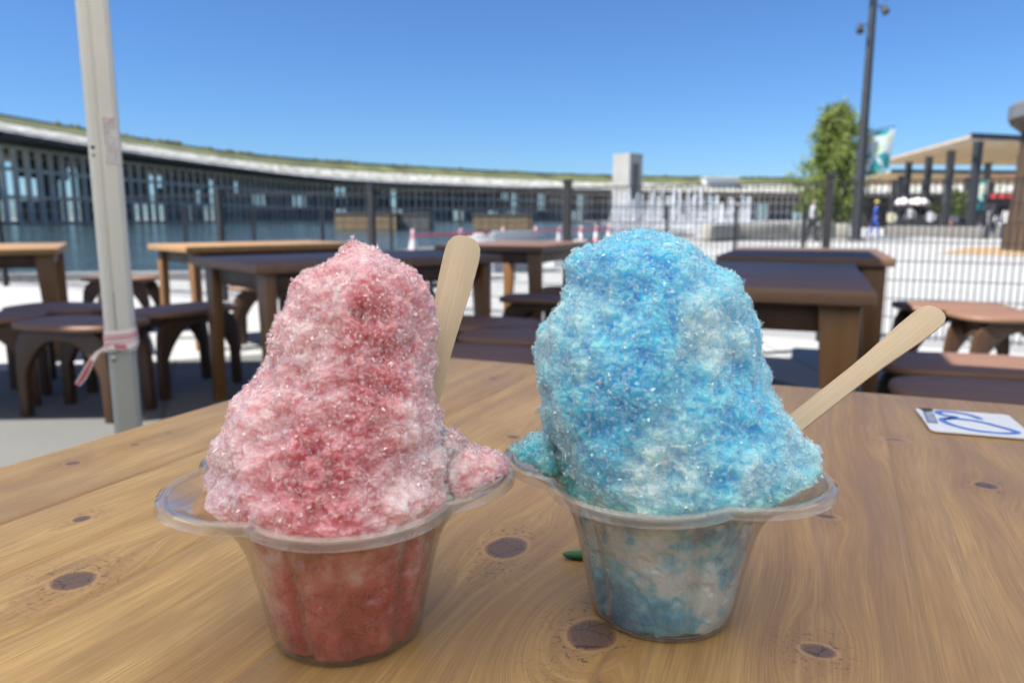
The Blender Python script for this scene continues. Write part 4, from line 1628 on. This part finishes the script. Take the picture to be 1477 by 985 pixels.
def shaved_ice(name, label, base, profile, front, mats, blobs, lumps, seed, streak, amp=.4):
    """base: cup centre on the table; profile: photo outline rows (y, left, right) measured at the cup's distance"""
    yc = base.y
    rows = []
    for py, l, r in profile:
        a_, b_ = at_y(l, py, yc), at_y(r, py, yc)
        rows.append((a_.z - base.z, a_.x - base.x, b_.x - base.x))
    rows.sort()
    zs = np.array([r[0] for r in rows]); xl = np.array([r[1] for r in rows]); xr = np.array([r[2] for r in rows])
    nz, nt_ = 420, 640
    z0, z1 = .060, zs[-1]
    # more rings towards the top, where the surface turns flat
    t = np.linspace(0, 1, nz)
    zz = z0 + (z1 - z0) * (1 - (1 - t) ** 1.25)
    L = interp(zs, xl, zz); Rr = interp(zs, xr, zz)
    ker = np.ones(9) / 9
    L = np.convolve(np.pad(L, 4, 'edge'), ker, 'valid'); Rr = np.convolve(np.pad(Rr, 4, 'edge'), ker, 'valid')
    inset = .0020 * np.clip((zz - .078) / .02, 0, 1)
    cx = (L + Rr) / 2; hw = np.maximum((Rr - L) / 2 - inset, 1e-4)
    hw[-1] = 1e-4
    th = np.linspace(0, 2 * PI, nt_, endpoint=False)
    TH_, ZZ = np.meshgrid(th, zz)
    HW = hw[:, None] * np.ones_like(TH_)
    dep = np.minimum(HW * .93, .056)
    PX = cx[:, None] + HW * np.cos(TH_)
    PY = dep * np.sin(TH_)
    P = np.stack([PX.ravel(), PY.ravel(), ZZ.ravel()], 1)
    nrm = np.stack([np.cos(TH_).ravel(), np.sin(TH_).ravel() * 1.0, np.zeros(TH_.size)], 1)
    # slope of the heap
    dr = np.gradient(hw, zz)
    nrm[:, 2] = np.clip(-np.repeat(dr, nt_), -.4, 3.0)
    nrm /= np.linalg.norm(nrm, axis=1)[:, None]
    isl = [(P, nrm, nz, nt_)]
    allP, allN, allF, off = [], [], [], 0

    def grid_faces(a_, b_, o):
        ii = np.arange(a_ * b_).reshape(a_, b_)
        nxt = np.roll(ii, -1, axis=1)
        return np.stack([ii[:-1].ravel(), nxt[:-1].ravel(), nxt[1:].ravel(), ii[1:].ravel()], 1) + o
    for (lx, ly, lz, rx, ry, rz) in lumps:
        na, nb = 110, 180
        tt = np.linspace(.02, 1, na) ; ph = np.linspace(0, 2 * PI, nb, endpoint=False)
        A, B = np.meshgrid(ph, tt)
        ca, sa = np.cos((1 - B) * PI / 2 * 1.25 - .25 * PI / 2 * 1.25), 0
        el = (B * 1.25 - .25) * PI / 2
        q = np.stack([(np.cos(el) * np.cos(A)).ravel(), (np.cos(el) * np.sin(A)).ravel(), np.sin(el).ravel()], 1)
        isl.append((q * np.array([rx, ry, rz]) + np.array([lx, ly, lz]), q, na, nb))
    VAL, AREA = [], []
    for (p_, n_, a_, b_) in isl:
        big = fbm(p_ * 60, 2, seed) * .0045
        mid = fbm(p_ * 125, 3, seed + 11) * .0036
        w1, id1 = worley(p_ * 330 * np.array([1, 1, 1.15]), seed + 20)
        w2, id2 = worley(p_ * 640, seed + 40)
        gran = (0.55 - w1) * .0009 * (.35 + id1) + (0.5 - w2) * .0009 * (.4 + id2)
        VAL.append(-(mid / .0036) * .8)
        AREA.append(HW.ravel() if p_ is P else np.hypot(n_[:, 0], n_[:, 1]) * .030)
        ridge = -np.clip(.22 - np.abs(fbm(p_ * 75 + 5, 3, seed + 31)), 0, .22) / .22 * .0011
        edge = np.ones(len(p_))
        dsp = big + mid + gran + ridge
        taper = np.clip((zs[-1] - p_[:, 2]) / .012, .35, 1) if p_ is P else .75
        q = p_ + n_ * (dsp * taper)[:, None]
        jit = np.stack([vnoise(p_ * 520, seed + 60), vnoise(p_ * 520, seed + 61), vnoise(p_ * 520, seed + 62)], 1) * .0004
        q = q + jit
        # keep inside the cup below the rim
        low = q[:, 2] < CUP_H + .003
        r_ = np.hypot(q[:, 0], q[:, 1]); ph_ = np.arctan2(q[:, 1], q[:, 0])
        lim = np.array([petal_r(x, front) for x in ph_[low]]) * .925
        prof_r = np.interp(q[low, 2], [.0, .003, .024, .044, .051, .057, .0625, .067, .072, .075], [.030, .0318, .0358, .0402, .0425, .0455, .050, .056, .061, .075])
        lim = np.minimum(lim - .001, prof_r)
        sc = np.minimum(1, lim / np.maximum(r_[low], 1e-6))
        q[low, 0] *= sc; q[low, 1] *= sc
        allP.append(q); allN.append(n_)
        allF.append(grid_faces(a_, b_, off)); off += len(q)
        if p_ is P:
            allF_top = np.arange(off - nt_, off)
    # packed ice inside the cup
    nz2, nt2 = 150, 640
    tz = np.linspace(.0016, .0640, nz2)
    A, B = np.meshgrid(np.linspace(0, 2 * PI, nt2, endpoint=False), tz)
    rr = np.interp(B, [.0, .0016, .003, .012, .024, .036, .044, .051, .057, .0625, .067], [.030, .0300, .0317, .0334, .0354, .0376, .0393, .0408, .0425, .0440, .0450])
    dlt = (A - front) % (2 * PI / 5) - PI / 5
    rr = rr - .0026 * np.exp(-(dlt / .11) ** 2)
    q = np.stack([(rr * np.cos(A)).ravel(), (rr * np.sin(A)).ravel(), B.ravel()], 1)
    n_ = np.stack([np.cos(A).ravel(), np.sin(A).ravel(), A.ravel() * 0], 1)
    q = q - n_ * np.clip(fbm(q * 160, 3, seed + 70) * .0022 + .0003, 0, .003)[:, None]
    fillF = grid_faces(nz2, nt2, off)
    allP.append(q); off += len(q)
    V_ = np.concatenate(allP)
    nice = sum(len(f) for f in allF)
    caps = [tuple(range(off - len(q), off - len(q) + nt2))[::-1], tuple(allF_top)]
    F_ = [tuple(x) for f in allF for x in f] + [tuple(x) for x in fillF] + caps
    MI = [0] * nice + [1] * len(fillF) + [1, 0]
    # syrup: soft streaks that run downwards, plus the deep patches
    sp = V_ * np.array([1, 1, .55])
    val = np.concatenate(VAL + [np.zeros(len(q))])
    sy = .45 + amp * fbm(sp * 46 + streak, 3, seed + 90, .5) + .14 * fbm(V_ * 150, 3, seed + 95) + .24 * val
    nf = len(q)
    fp = q * np.array([1, 1, .8])
    band = np.clip((q[:, 2] - .040) / .016, 0, 1)
    sy[-nf:] = (.52 if streak < 5 else .47) + .72 * fbm(fp * (78 if streak < 5 else 52) + streak * 2, 4, seed + 77, .55) + .55 * fbm(fp * 150, 3, seed + 78) * (.35 + band) - .16 * band + .20 * np.exp(-((q[:, 2] - .006) / .010) ** 2)
    for (px, py, rad, wt) in blobs:
        q0 = at_y(px, py, yc - .035) - base
        dd_ = (V_[:, 0] - q0.x) ** 2 + (V_[:, 2] - q0.z) ** 2 + (np.minimum(0, -(V_[:, 1]) - .0) * .0) ** 2
        front_side = np.clip(.5 - V_[:, 1] / .03, 0, 1)
        sy = sy + wt * np.exp(-dd_ / (2 * rad * rad)) * front_side
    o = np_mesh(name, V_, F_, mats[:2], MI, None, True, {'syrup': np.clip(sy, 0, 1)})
    # loose crystals standing out of the heap
    r = np.random.RandomState(seed)
    src = np.concatenate(allP[:-1]); srcn = np.concatenate(allN)
    w_ = np.clip((src[:, 2] - .066) / .01, 0, 1)
    okk = np.where(w_ > .3)[0]
    nc = 24000
    wa = np.concatenate(AREA)[okk] + 1e-5
    pick = r.choice(okk, nc, p=wa / wa.sum())
    c = src[pick] + srcn[pick] * r.uniform(-.0003, .0006, nc)[:, None]
    oct_ = np.array([(1, 0, 0), (-1, 0, 0), (0, 1, 0), (0, -1, 0), (0, 0, 1), (0, 0, -1)], float)
    of = np.array([(0, 2, 4), (2, 1, 4), (1, 3, 4), (3, 0, 4), (2, 0, 5), (1, 2, 5), (3, 1, 5), (0, 3, 5)])
    sc3 = np.stack([r.uniform(.0006, .0015, nc) * (1 + .5 * (r.random_sample(nc) < .08)), r.uniform(.0005, .0012, nc), r.uniform(.0004, .0009, nc)], 1)
    ang = r.uniform(0, 2 * PI, (nc, 3))
    vv = oct_[None] * sc3[:, None, :] * (1 + r.uniform(-.35, .35, (nc, 6, 1)))
    for ax in range(3):
        ca, sa = np.cos(ang[:, ax])[:, None], np.sin(ang[:, ax])[:, None]
        i, j = [(1, 2), (0, 2), (0, 1)][ax]
        a2 = vv[:, :, i] * ca - vv[:, :, j] * sa
        b2 = vv[:, :, i] * sa + vv[:, :, j] * ca
        vv[:, :, i], vv[:, :, j] = a2, b2
    vv = vv + c[:, None, :]
    ff = (of[None] + (np.arange(nc) * 6)[:, None, None]).reshape(-1, 3)
    cr = np_mesh('ice_crystals', vv.reshape(-1, 3), ff, [mats[2]], None, o, False, {'clarity': np.repeat(np.where(r.random_sample(nc) < .055, r.uniform(.35, .6, nc), r.uniform(.80, .93, nc)), 6)})
    tag(cr, kind='stuff')
    o.location = base
    tag(o, label, 'shaved ice')
    return o


def ice_stops(lst):
    return lst


red_base = at_z(503, 905, TH)
red_base.z = TH + .0006
blue_base = at_z(953, 876, TH)
blue_base.z = TH + .0006
RED_FRONT, BLUE_FRONT = R(-74), R(-115)
cup(red_base, RED_FRONT, 'clear petal-rimmed plastic cup holding the pink shaved ice', (.0, .05))
cup(blue_base, BLUE_FRONT, 'clear petal-rimmed plastic cup holding the blue shaved ice', (.0, .09))

red_m = [ice_mat('pink_ice', [(0.05, (.80, .60, .65)), (0.38, (.74, .39, .45)), (0.66, (.63, .18, .23)), (0.95, (.48, .06, .09))], (1.0, .35, .35)),
         ice_mat('pink_packed_ice', [(0.05, (.66, .44, .43)), (0.36, (.54, .17, .18)), (0.56, (.44, .055, .065)), (0.85, (.30, .015, .028))], (1.0, .3, .3), True),
         crystal_mat('pink_crystal', (.98, .86, .89))]
blue_m = [ice_mat('blue_ice', [(0.05, (.50, .74, .84)), (0.32, (.28, .66, .85)), (0.60, (.10, .56, .85)), (1.0, (.035, .44, .82))], (.35, .7, 1.0)),
          ice_mat('blue_packed_ice', [(0.18, (.66, .73, .78)), (0.50, (.44, .62, .73)), (0.68, (.09, .44, .66)), (0.90, (.015, .22, .42))], (.3, .6, 1.0), True),
          crystal_mat('blue_crystal', (.72, .90, .99))]

red_prof = [(341, 503, 512), (352, 490, 530), (368, 474, 560), (378, 456, 582), (395, 437, 598), (420, 424, 610), (445, 412, 620), (475, 400, 626), (500, 391, 626), (530, 377, 626), (550, 360, 628), (575, 338, 632),
            (605, 322, 640), (640, 315, 650), (680, 309, 656), (715, 306, 659), (745, 306, 658), (775, 330, 650)]
blue_prof = [(329, 925, 940), (336, 885, 965), (348, 850, 995), (362, 828, 1015), (385, 817, 1040), (405, 816, 1058), (430, 812, 1074), (455, 795, 1086), (480, 776, 1092), (510, 770, 1097), (540, 769, 1108), (565, 772, 1122),
             (600, 780, 1140), (630, 792, 1155), (660, 802, 1170), (690, 808, 1182), (712, 812, 1186), (745, 830, 1170)]
q = at_y(697, 690, red_base.y) - red_base
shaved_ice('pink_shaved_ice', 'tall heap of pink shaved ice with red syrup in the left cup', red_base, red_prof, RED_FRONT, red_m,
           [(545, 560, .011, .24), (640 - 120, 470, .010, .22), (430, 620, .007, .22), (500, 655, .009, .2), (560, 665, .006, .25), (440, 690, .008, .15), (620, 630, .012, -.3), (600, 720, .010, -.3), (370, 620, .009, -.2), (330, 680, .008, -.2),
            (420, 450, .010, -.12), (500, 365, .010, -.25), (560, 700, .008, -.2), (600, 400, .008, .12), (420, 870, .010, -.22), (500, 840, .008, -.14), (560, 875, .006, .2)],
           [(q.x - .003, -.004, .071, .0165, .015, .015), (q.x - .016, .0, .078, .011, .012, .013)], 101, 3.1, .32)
q = at_y(776, 672, blue_base.y) - blue_base
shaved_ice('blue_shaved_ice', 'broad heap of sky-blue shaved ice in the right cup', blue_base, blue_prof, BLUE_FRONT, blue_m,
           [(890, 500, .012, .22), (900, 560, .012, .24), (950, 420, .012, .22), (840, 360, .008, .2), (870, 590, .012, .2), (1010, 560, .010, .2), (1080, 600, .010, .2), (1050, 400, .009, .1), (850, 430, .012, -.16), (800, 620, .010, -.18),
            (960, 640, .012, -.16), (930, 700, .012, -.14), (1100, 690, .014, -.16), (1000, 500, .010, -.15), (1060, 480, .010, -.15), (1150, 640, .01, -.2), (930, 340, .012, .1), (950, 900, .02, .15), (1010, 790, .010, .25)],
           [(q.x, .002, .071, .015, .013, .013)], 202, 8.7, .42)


# spoons: flat birch sticks stuck into the ice
def stick(tip, low, normal_hint, W, T, label):
    tip, low = Vector(tip), Vector(low)
    d = (low - tip)
    Lg = d.length
    x = d.normalized()
    zn = Vector(normal_hint)
    zn = (zn - x * zn.dot(x)).normalized()
    y = zn.cross(x)
    T4 = Matrix((x, y, zn)).transposed().to_4x4()
    T4.translation = tip
    poly = []
    prof = [(0, 0), (.0006, .22), (.002, .36), (.0045, .455), (.008, .495), (.012, .50), (.022, .485), (.034, .43), (.046, .375), (.058, .345), (Lg, .33)]
    poly = [(a_, b_ * W) for a_, b_ in prof] + [(a_, -b_ * W) for a_, b_ in reversed(prof[1:])]
    mb = MB(); mb.prism(poly, T)
    o = mb.build('wooden_spoon', M['stick'], bevel=.00035, seg=2)
    o.matrix_world = T4
    tag(o, label, 'spoon')
    return o


stick(at_y(673, 341, red_base.y + .040), at_y(610, 600, red_base.y + .006), (.12, -1, .1), .0165, .0015, 'flat wooden spoon stick standing in the pink shaved ice')
stick(at_y(1355, 447, blue_base.y + .045), at_y(1090, 655, blue_base.y + .004), (-.25, -.75, .62), .0138, .0017, 'flat wooden spoon stick leaning right out of the blue shaved ice')

# ------------------------------------------------------------------ number card and green pod
c00, c10, c11, c01 = [at_z(px, py, TH) for px, py in ((1343, 624.5), (1495, 637), (1460, 602), (1322, 592))]
e = empty('number_card', (c00.x, c00.y, TH + .0012))
ex = (c10 - c00); ey = (c01 - c00)
ux = ex.normalized(); uy = (ey - ux * ey.dot(ux)).normalized()
CW, CH = ex.length, ey.dot(uy)
sh = ey.dot(ux)


def card_pt(u, v_, z=0.0):
    p_ = ux * (u * CW) + uy * (v_ * CH)
    return Vector((p_.x, p_.y, z))


mb = MB()
outl = [(.05, 0), (.97, 0), (1, .03), (1, .97), (.97, 1), (.16, 1), (.15, .985), (.02, .985), (0, .93), (.004, .62), (.02, .58), (.004, .54), (0, .06), (.02, .015)]
vs = [card_pt(u, v_, 0) for u, v_ in outl] + [card_pt(u, v_, .0012) for u, v_ in outl]
n = len(outl)
mb.add(vs, [tuple(range(n - 1, -1, -1)), tuple(range(n, 2 * n))] + [(i, (i + 1) % n, (i + 1) % n + n, i + n) for i in range(n)])
mb.build('board', M['card'], e)


def img_to_card(px, py):
    d = at_z(px, py, TH) - c00
    return d.dot(ux), d.dot(uy)


def zoom_pt(zx, zy):          # the handwriting, measured on the photograph
    return img_to_card(1310 + zx * 167 / 1477, 575 + zy * 70 / 619)


stroke = [(925, 295), (900, 285), (820, 255), (700, 225), (560, 204), (440, 194), (375, 200), (400, 225), (480, 248), (600, 268), (520, 284), (445, 290), (430, 305), (470, 335), (560, 370), (700, 410), (860, 443), (1020, 463), (1180, 476), (1320, 479), (1385, 466), (1340, 445), (1240, 415), (1120, 382), (980, 345), (850, 318), (700, 298), (560, 287), (450, 296)]
pts = [Vector((*zoom_pt(*s_), 0)) for s_ in stroke]
cm = catmull([pts[0][:2]] + [p_[:2] for p_ in pts] + [pts[-1][:2]], 6)
mb = MB()
wv = .0058
for i in range(len(cm)):
    d = cm[min(i + 1, len(cm) - 1)] - cm[max(i - 1, 0)]
    d = d / (np.linalg.norm(d) + 1e-9)
    nn = np.array([-d[1], d[0]]) * wv / 2
    for sgn in (1, -1):
        q = cm[i] + nn * sgn
        w_ = ux * q[0] + uy * q[1]
        mb.v.append((w_.x, w_.y, .0015))
for i in range(len(cm) - 1):
    mb.f.append((2 * i, 2 * i + 1, 2 * i + 3, 2 * i + 2)); mb.m.append(0)
mb.build('handwriting', M['ink_blue'], e)


def quad(mb, pts_, z):
    n_ = len(mb.v)
    for p_ in pts_:
        q = zoom_pt(*p_)
        w_ = ux * q[0] + uy * q[1]
        mb.v.append((w_.x, w_.y, z))
    mb.f.append(tuple(range(n_, n_ + len(pts_)))); mb.m.append(0)


mb = MB(); quad(mb, [(186, 208), (318, 218), (382, 352), (240, 340)], .0015); mb.build('printed_strip', M['ink_strip'], e)
mb = MB()
for s_ in ([(232, 232), (300, 236), (303, 242), (235, 238)], [(236, 240), (250, 241), (262, 262), (248, 261)], [(246, 262), (312, 266), (315, 272), (249, 268)],
           [(256, 278), (318, 282), (321, 288), (259, 284)], [(258, 284), (268, 285), (284, 318), (274, 317)], [(310, 287), (321, 288), (337, 321), (326, 320)], [(282, 311), (334, 314), (337, 321), (285, 318)],
           [(290, 326), (345, 330), (348, 335), (293, 331)], [(275, 248), (290, 249), (296, 260), (281, 259)]):
    quad(mb, s_, .0019)
mb.build('printed_letters', M['card'], e)
mb = MB()
for s_ in ([(120, 152), (300, 160), (316, 196), (200, 190)], [(170, 182), (262, 176), (290, 200), (196, 204)]):
    quad(mb, s_, .0018 + .0002 * len(mb.f))
mb.build('black_mark', plain('blackish_scuff', (.045, .05, .045), .6, 0, .4, 400, 0), e)
tag(e, 'white number card with blue handwritten loop lying on the table', 'number card')

q = at_z(834, 806, TH)
mb = MB()
mb.lathe([(.0004, -.0085), (.0018, -.007), (.0027, -.003), (.0029, .001), (.0024, .005), (.0012, .008), (.0003, .0092)], 16)
o = mb.build('green_pod', M['leafgreen'], smooth=True)
o.location = (q.x, q.y, TH + .0024)
o.rotation_euler = (0, PI / 2, R(-6))
o.scale = (.8, 1, 1)
tag(o, 'tiny green pod lying behind the blue ice cup', 'pod')

# =================================================================== TENT AND ITS POLE
pole = _ray(181, 560)
pp = Vector((pole.x, pole.y, 0)) * (1.24 / pole.y)
pp.z = 0
tent = empty('event_tent', (pp.x, pp.y, 0), R(-23.5))
PW = .0455
TZ = 2.35
SPX, SPY = 4.6, 3.6
LOCZ = at_y(181, 505, 1.24).z         # where the sleeve ends
for i, (lx, ly) in enumerate(((0, 0), (SPX, 0), (SPX, -SPY), (-.95, -SPY))):
    lg = empty('leg', (lx, ly, 0), R(47.5)); lg.parent = tent
    # outer sleeve with grooved faces
    def oct_prof(w_, c, g_=0.0):
        h_ = w_ / 2
        return [(-h_ + c, -h_), (-h_ * .30, -h_), (-h_ * .24, -h_ + g_), (-h_ * .12, -h_ + g_), (-h_ * .06, -h_), (h_ - c, -h_), (h_, -h_ + c), (h_, h_ - c), (h_ - c, h_), (-h_ + c, h_), (-h_, h_ - c), (-h_, -h_ + c)]
    mb = MB(); mb.prism(oct_prof(PW, .007, .0022), TZ - LOCZ, Matrix.Translation((0, 0, (TZ + LOCZ) / 2))); mb.build('outer_tube', M['white_metal'], lg, bevel=.0018, angle=20)
    mb = MB(); mb.prism(oct_prof(PW - .004, .007), LOCZ + .1, Matrix.Translation((0, 0, (LOCZ + .1) / 2))); mb.build('inner_tube', M['grey_metal'], lg, bevel=.0018, angle=20)
    mb = MB(); mb.box((0, 0, .004), (.10, .10, .008)); mb.build('foot', M['grey_metal'], lg, bevel=.002)
    mb = MB(); mb.lathe([(.0048, 0), (.0042, .002), (.001, .003)], 12)
    b_ = mb.build('button', M['screw'], lg); b_.location = (-.013, -PW / 2 + .002, LOCZ - .010); b_.rotation_euler = (PI / 2, 0, 0)
    if i == 0:
        first_leg = lg
        # holes and sticker on the face towards us
        for zpx, r_ in ((215, .0030), (226.5, .0028)):
            zz = at_y(147, zpx, 1.24).z
            mb = MB(); mb.lathe([(r_, 0), (r_ * .8, .0006), (.0002, .0007)], 14)
            h_ = mb.build('rivet', M['dark_hole'] if zpx < 220 else M['grey_metal'], lg); h_.location = (-.0155, -PW / 2 - .0003, zz); h_.rotation_euler = (PI / 2, 0, 0)
        zt, zb = at_y(160, 171, 1.24).z, at_y(163, 238, 1.24).z
        sw = .0195
        mb = MB(); mb.box((.0105, -PW / 2 - .0004, (zt + zb) / 2), (sw, .0006, zt - zb)); st_ = mb.build('sticker', M['label_pale'], lg)
        r2 = random.Random(4)
        g1, g2, g3 = MB(), MB(), MB()
        H_ = zt - zb
        for row in range(26):
            z_ = zt - H_ * (row + .6) / 26
            x_ = .0105 - sw / 2 + .0012
            tgt = g2 if row in (0, 1, 2, 3) else g3 if row in (18, 19) else g1
            while x_ < .0105 + sw / 2 - .002:
                w_ = r2.uniform(.0006, .0022)
                if r2.random() < .78:
                    tgt.box((x_ + w_ / 2, -PW / 2 - .0009, z_), (w_, .0003, H_ / 26 * r2.uniform(.35, .75)))
                x_ += w_ + r2.uniform(.0003, .0009)
        g1.build('small_print', M['label_grey'], st_); g2.build('red_print', M['label_red'], st_); g3.build('red_mark', M['label_red'], st_)
# roof: four slopes and a valance
rz_ = TZ
mb = MB()
ov = .12
c4 = [(-.95 - ov, .8), (SPX + ov, .8), (SPX + ov, -SPY - ov), (-.95 - ov, -SPY - ov)]
apex = (SPX / 2, -SPY / 2, TZ + .9)
vs = [(x, y, TZ) for x, y in c4] + [apex] + [(x, y, TZ - .22) for x, y in c4]
mb.add(vs, [(0, 1, 4), (1, 2, 4), (2, 3, 4), (3, 0, 4), (0, 5, 6, 1), (1, 6, 7, 2), (2, 7, 8, 3), (3, 8, 5, 0)])
mb.build('roof', M['tent'], tent)
mb = MB(); mb.box((SPX / 2 - .17, -SPY - .05, TZ / 2), (SPX + .35, .012, TZ - .1)); mb.build('added_shade_wall', M['added_shade_wall'], tent)  # unseen wall behind the camera, added to darken the cups' near sides
mb = MB()
for k in range(4):
    QC = [(-.95, 0), (SPX, 0), (SPX, -SPY), (-.95, -SPY)]
    a_, b_ = QC[k], QC[(k + 1) % 4]
    mb.bar((a_[0], a_[1], TZ - .06), (b_[0], b_[1], TZ - .06), .03)
    mb.bar((a_[0], a_[1], TZ - .03), (apex[0], apex[1], apex[2] - .03), .025)
mb.build('frame', M['white_metal'], tent)
tag(tent, 'event tent overhead with white pole left of the pink ice', 'tent')

# tape tied round the pole
e = empty('warning_tape', (pp.x, pp.y, 0), R(24))
zc = at_y(178, 487, 1.24).z
mb = MB()


def wrap(mb, z0, tilt, h, half, n=48, mi=0):
    vs, fs = [], []
    for k in range(n + 1):
        a_ = 2 * PI * k / n
        c_, s_ = math.cos(a_), math.sin(a_)
        x = math.copysign(abs(c_) ** .35, c_) * half; y = math.copysign(abs(s_) ** .35, s_) * half
        z = z0 + tilt * c_ + .0008 * math.sin(5 * a_)
        for dz in (-h / 2, h / 2):
            vs.append((x, y, z + dz))
    for k in range(n):
        fs.append((2 * k, 2 * k + 2, 2 * k + 3, 2 * k + 1))
    mb.add(vs, fs, mi)


wrap(mb, zc + .010, .002, .014, PW / 2 + .0016)
wrap(mb, zc + .000, .004, .016, PW / 2 + .0023)
wrap(mb, zc - .009, .005, .014, PW / 2 + .0030)
mb.build('loop', M['tape'], e, smooth=True)
mb = MB()
for dz_, tl__, hh_ in ((.0035, .004, .0022), (.0085, .003, .0016), (-.0035, .0045, .0012)):
    ms = MB(); wrap(ms, zc + dz_, tl__, hh_, PW / 2 + .0036); ms.build('red_stripe', M['tape_red'], e, smooth=True)
for k in range(16):
    mb.box((-.021 + k * .0019, -PW / 2 - .0037, zc - .0095 - .00016 * k), (.0013, .0004, .0062 + .0012 * (k % 3)))
mb.build('red_print', M['tape_red'], e)
# free end blowing left
tail = [(165, 500), (150, 503), (140, 509), (133, 519), (126, 532), (119, 545), (111, 556)]
tp_ = [at_y(x, y, 1.205) - Vector((pp.x, pp.y, 0)) for x, y in tail]
iv = Matrix.Rotation(R(-24), 3, 'Z')
tp_ = [iv @ p_ for p_ in tp_]
mb, mr = MB(), MB()
wd = [.010, .006, .006, .0085, .0115, .012, .009]
for i, p_ in enumerate(tp_):
    d = (tp_[min(i + 1, len(tp_) - 1)] - tp_[max(i - 1, 0)]).normalized()
    nn = Vector((d.z, 0, -d.x)) * wd[i] / 2
    off_ = Vector((0, .004 * math.sin(i * 1.3), 0))
    mb.v += [tuple(p_ + nn + off_), tuple(p_ - nn + off_)]
    mr.v += [tuple(p_ + nn * .55 + off_ - Vector((0, .0006, 0))), tuple(p_ - nn * .55 + off_ - Vector((0, .0006, 0)))]
for i in range(len(tp_) - 1):
    mb.f.append((2 * i, 2 * i + 1, 2 * i + 3, 2 * i + 2)); mb.m.append(0)
    if i >= 3:
        mr.f.append((2 * i, 2 * i + 1, 2 * i + 3, 2 * i + 2)); mr.m.append(0)
tl_ = mb.build('free_end', M['tape'], e)
mr.build('red_print', M['tape_red'], tl_)
tag(e, 'red and white printed tape tied round the tent pole, loose end hanging', 'tape')

# two shade canopies over the other tables (above the picture)
def canopy(loc, rz, sx, sy, label):
    e = empty('shade_canopy', loc, rz)
    mb = MB()
    c4 = [(-sx / 2, -sy / 2, 2.75), (sx / 2, -sy / 2, 2.75), (sx / 2, sy / 2, 2.75), (-sx / 2, sy / 2, 2.75)]
    mb.add(c4 + [(0, 0, 3.15)], [(0, 1, 4), (1, 2, 4), (2, 3, 4), (3, 0, 4)])
    mb.build('roof', M['sail'], e)
    mb = MB()
    for k in range(4):
        mb.bar(Vector(c4[k]) - Vector((0, 0, .03)), Vector(c4[(k + 1) % 4]) - Vector((0, 0, .03)), .04)
        mb.bar(Vector(c4[k]) - Vector((0, 0, .01)), (0, 0, 3.13), .03)
    mb.build('frame', M['mast_metal'], e)
    tag(e, label, 'canopy', 'shade canopies over the terrace')


canopy((-1.36, 2.95, 0), R(-22), 3.1, 2.85, 'beige shade canopy overhead above the dark tables in the middle')
canopy((-4.8, 3.1, 0), R(4), 3.5, 1.3, 'narrow beige shade canopy overhead above the stools at the left')
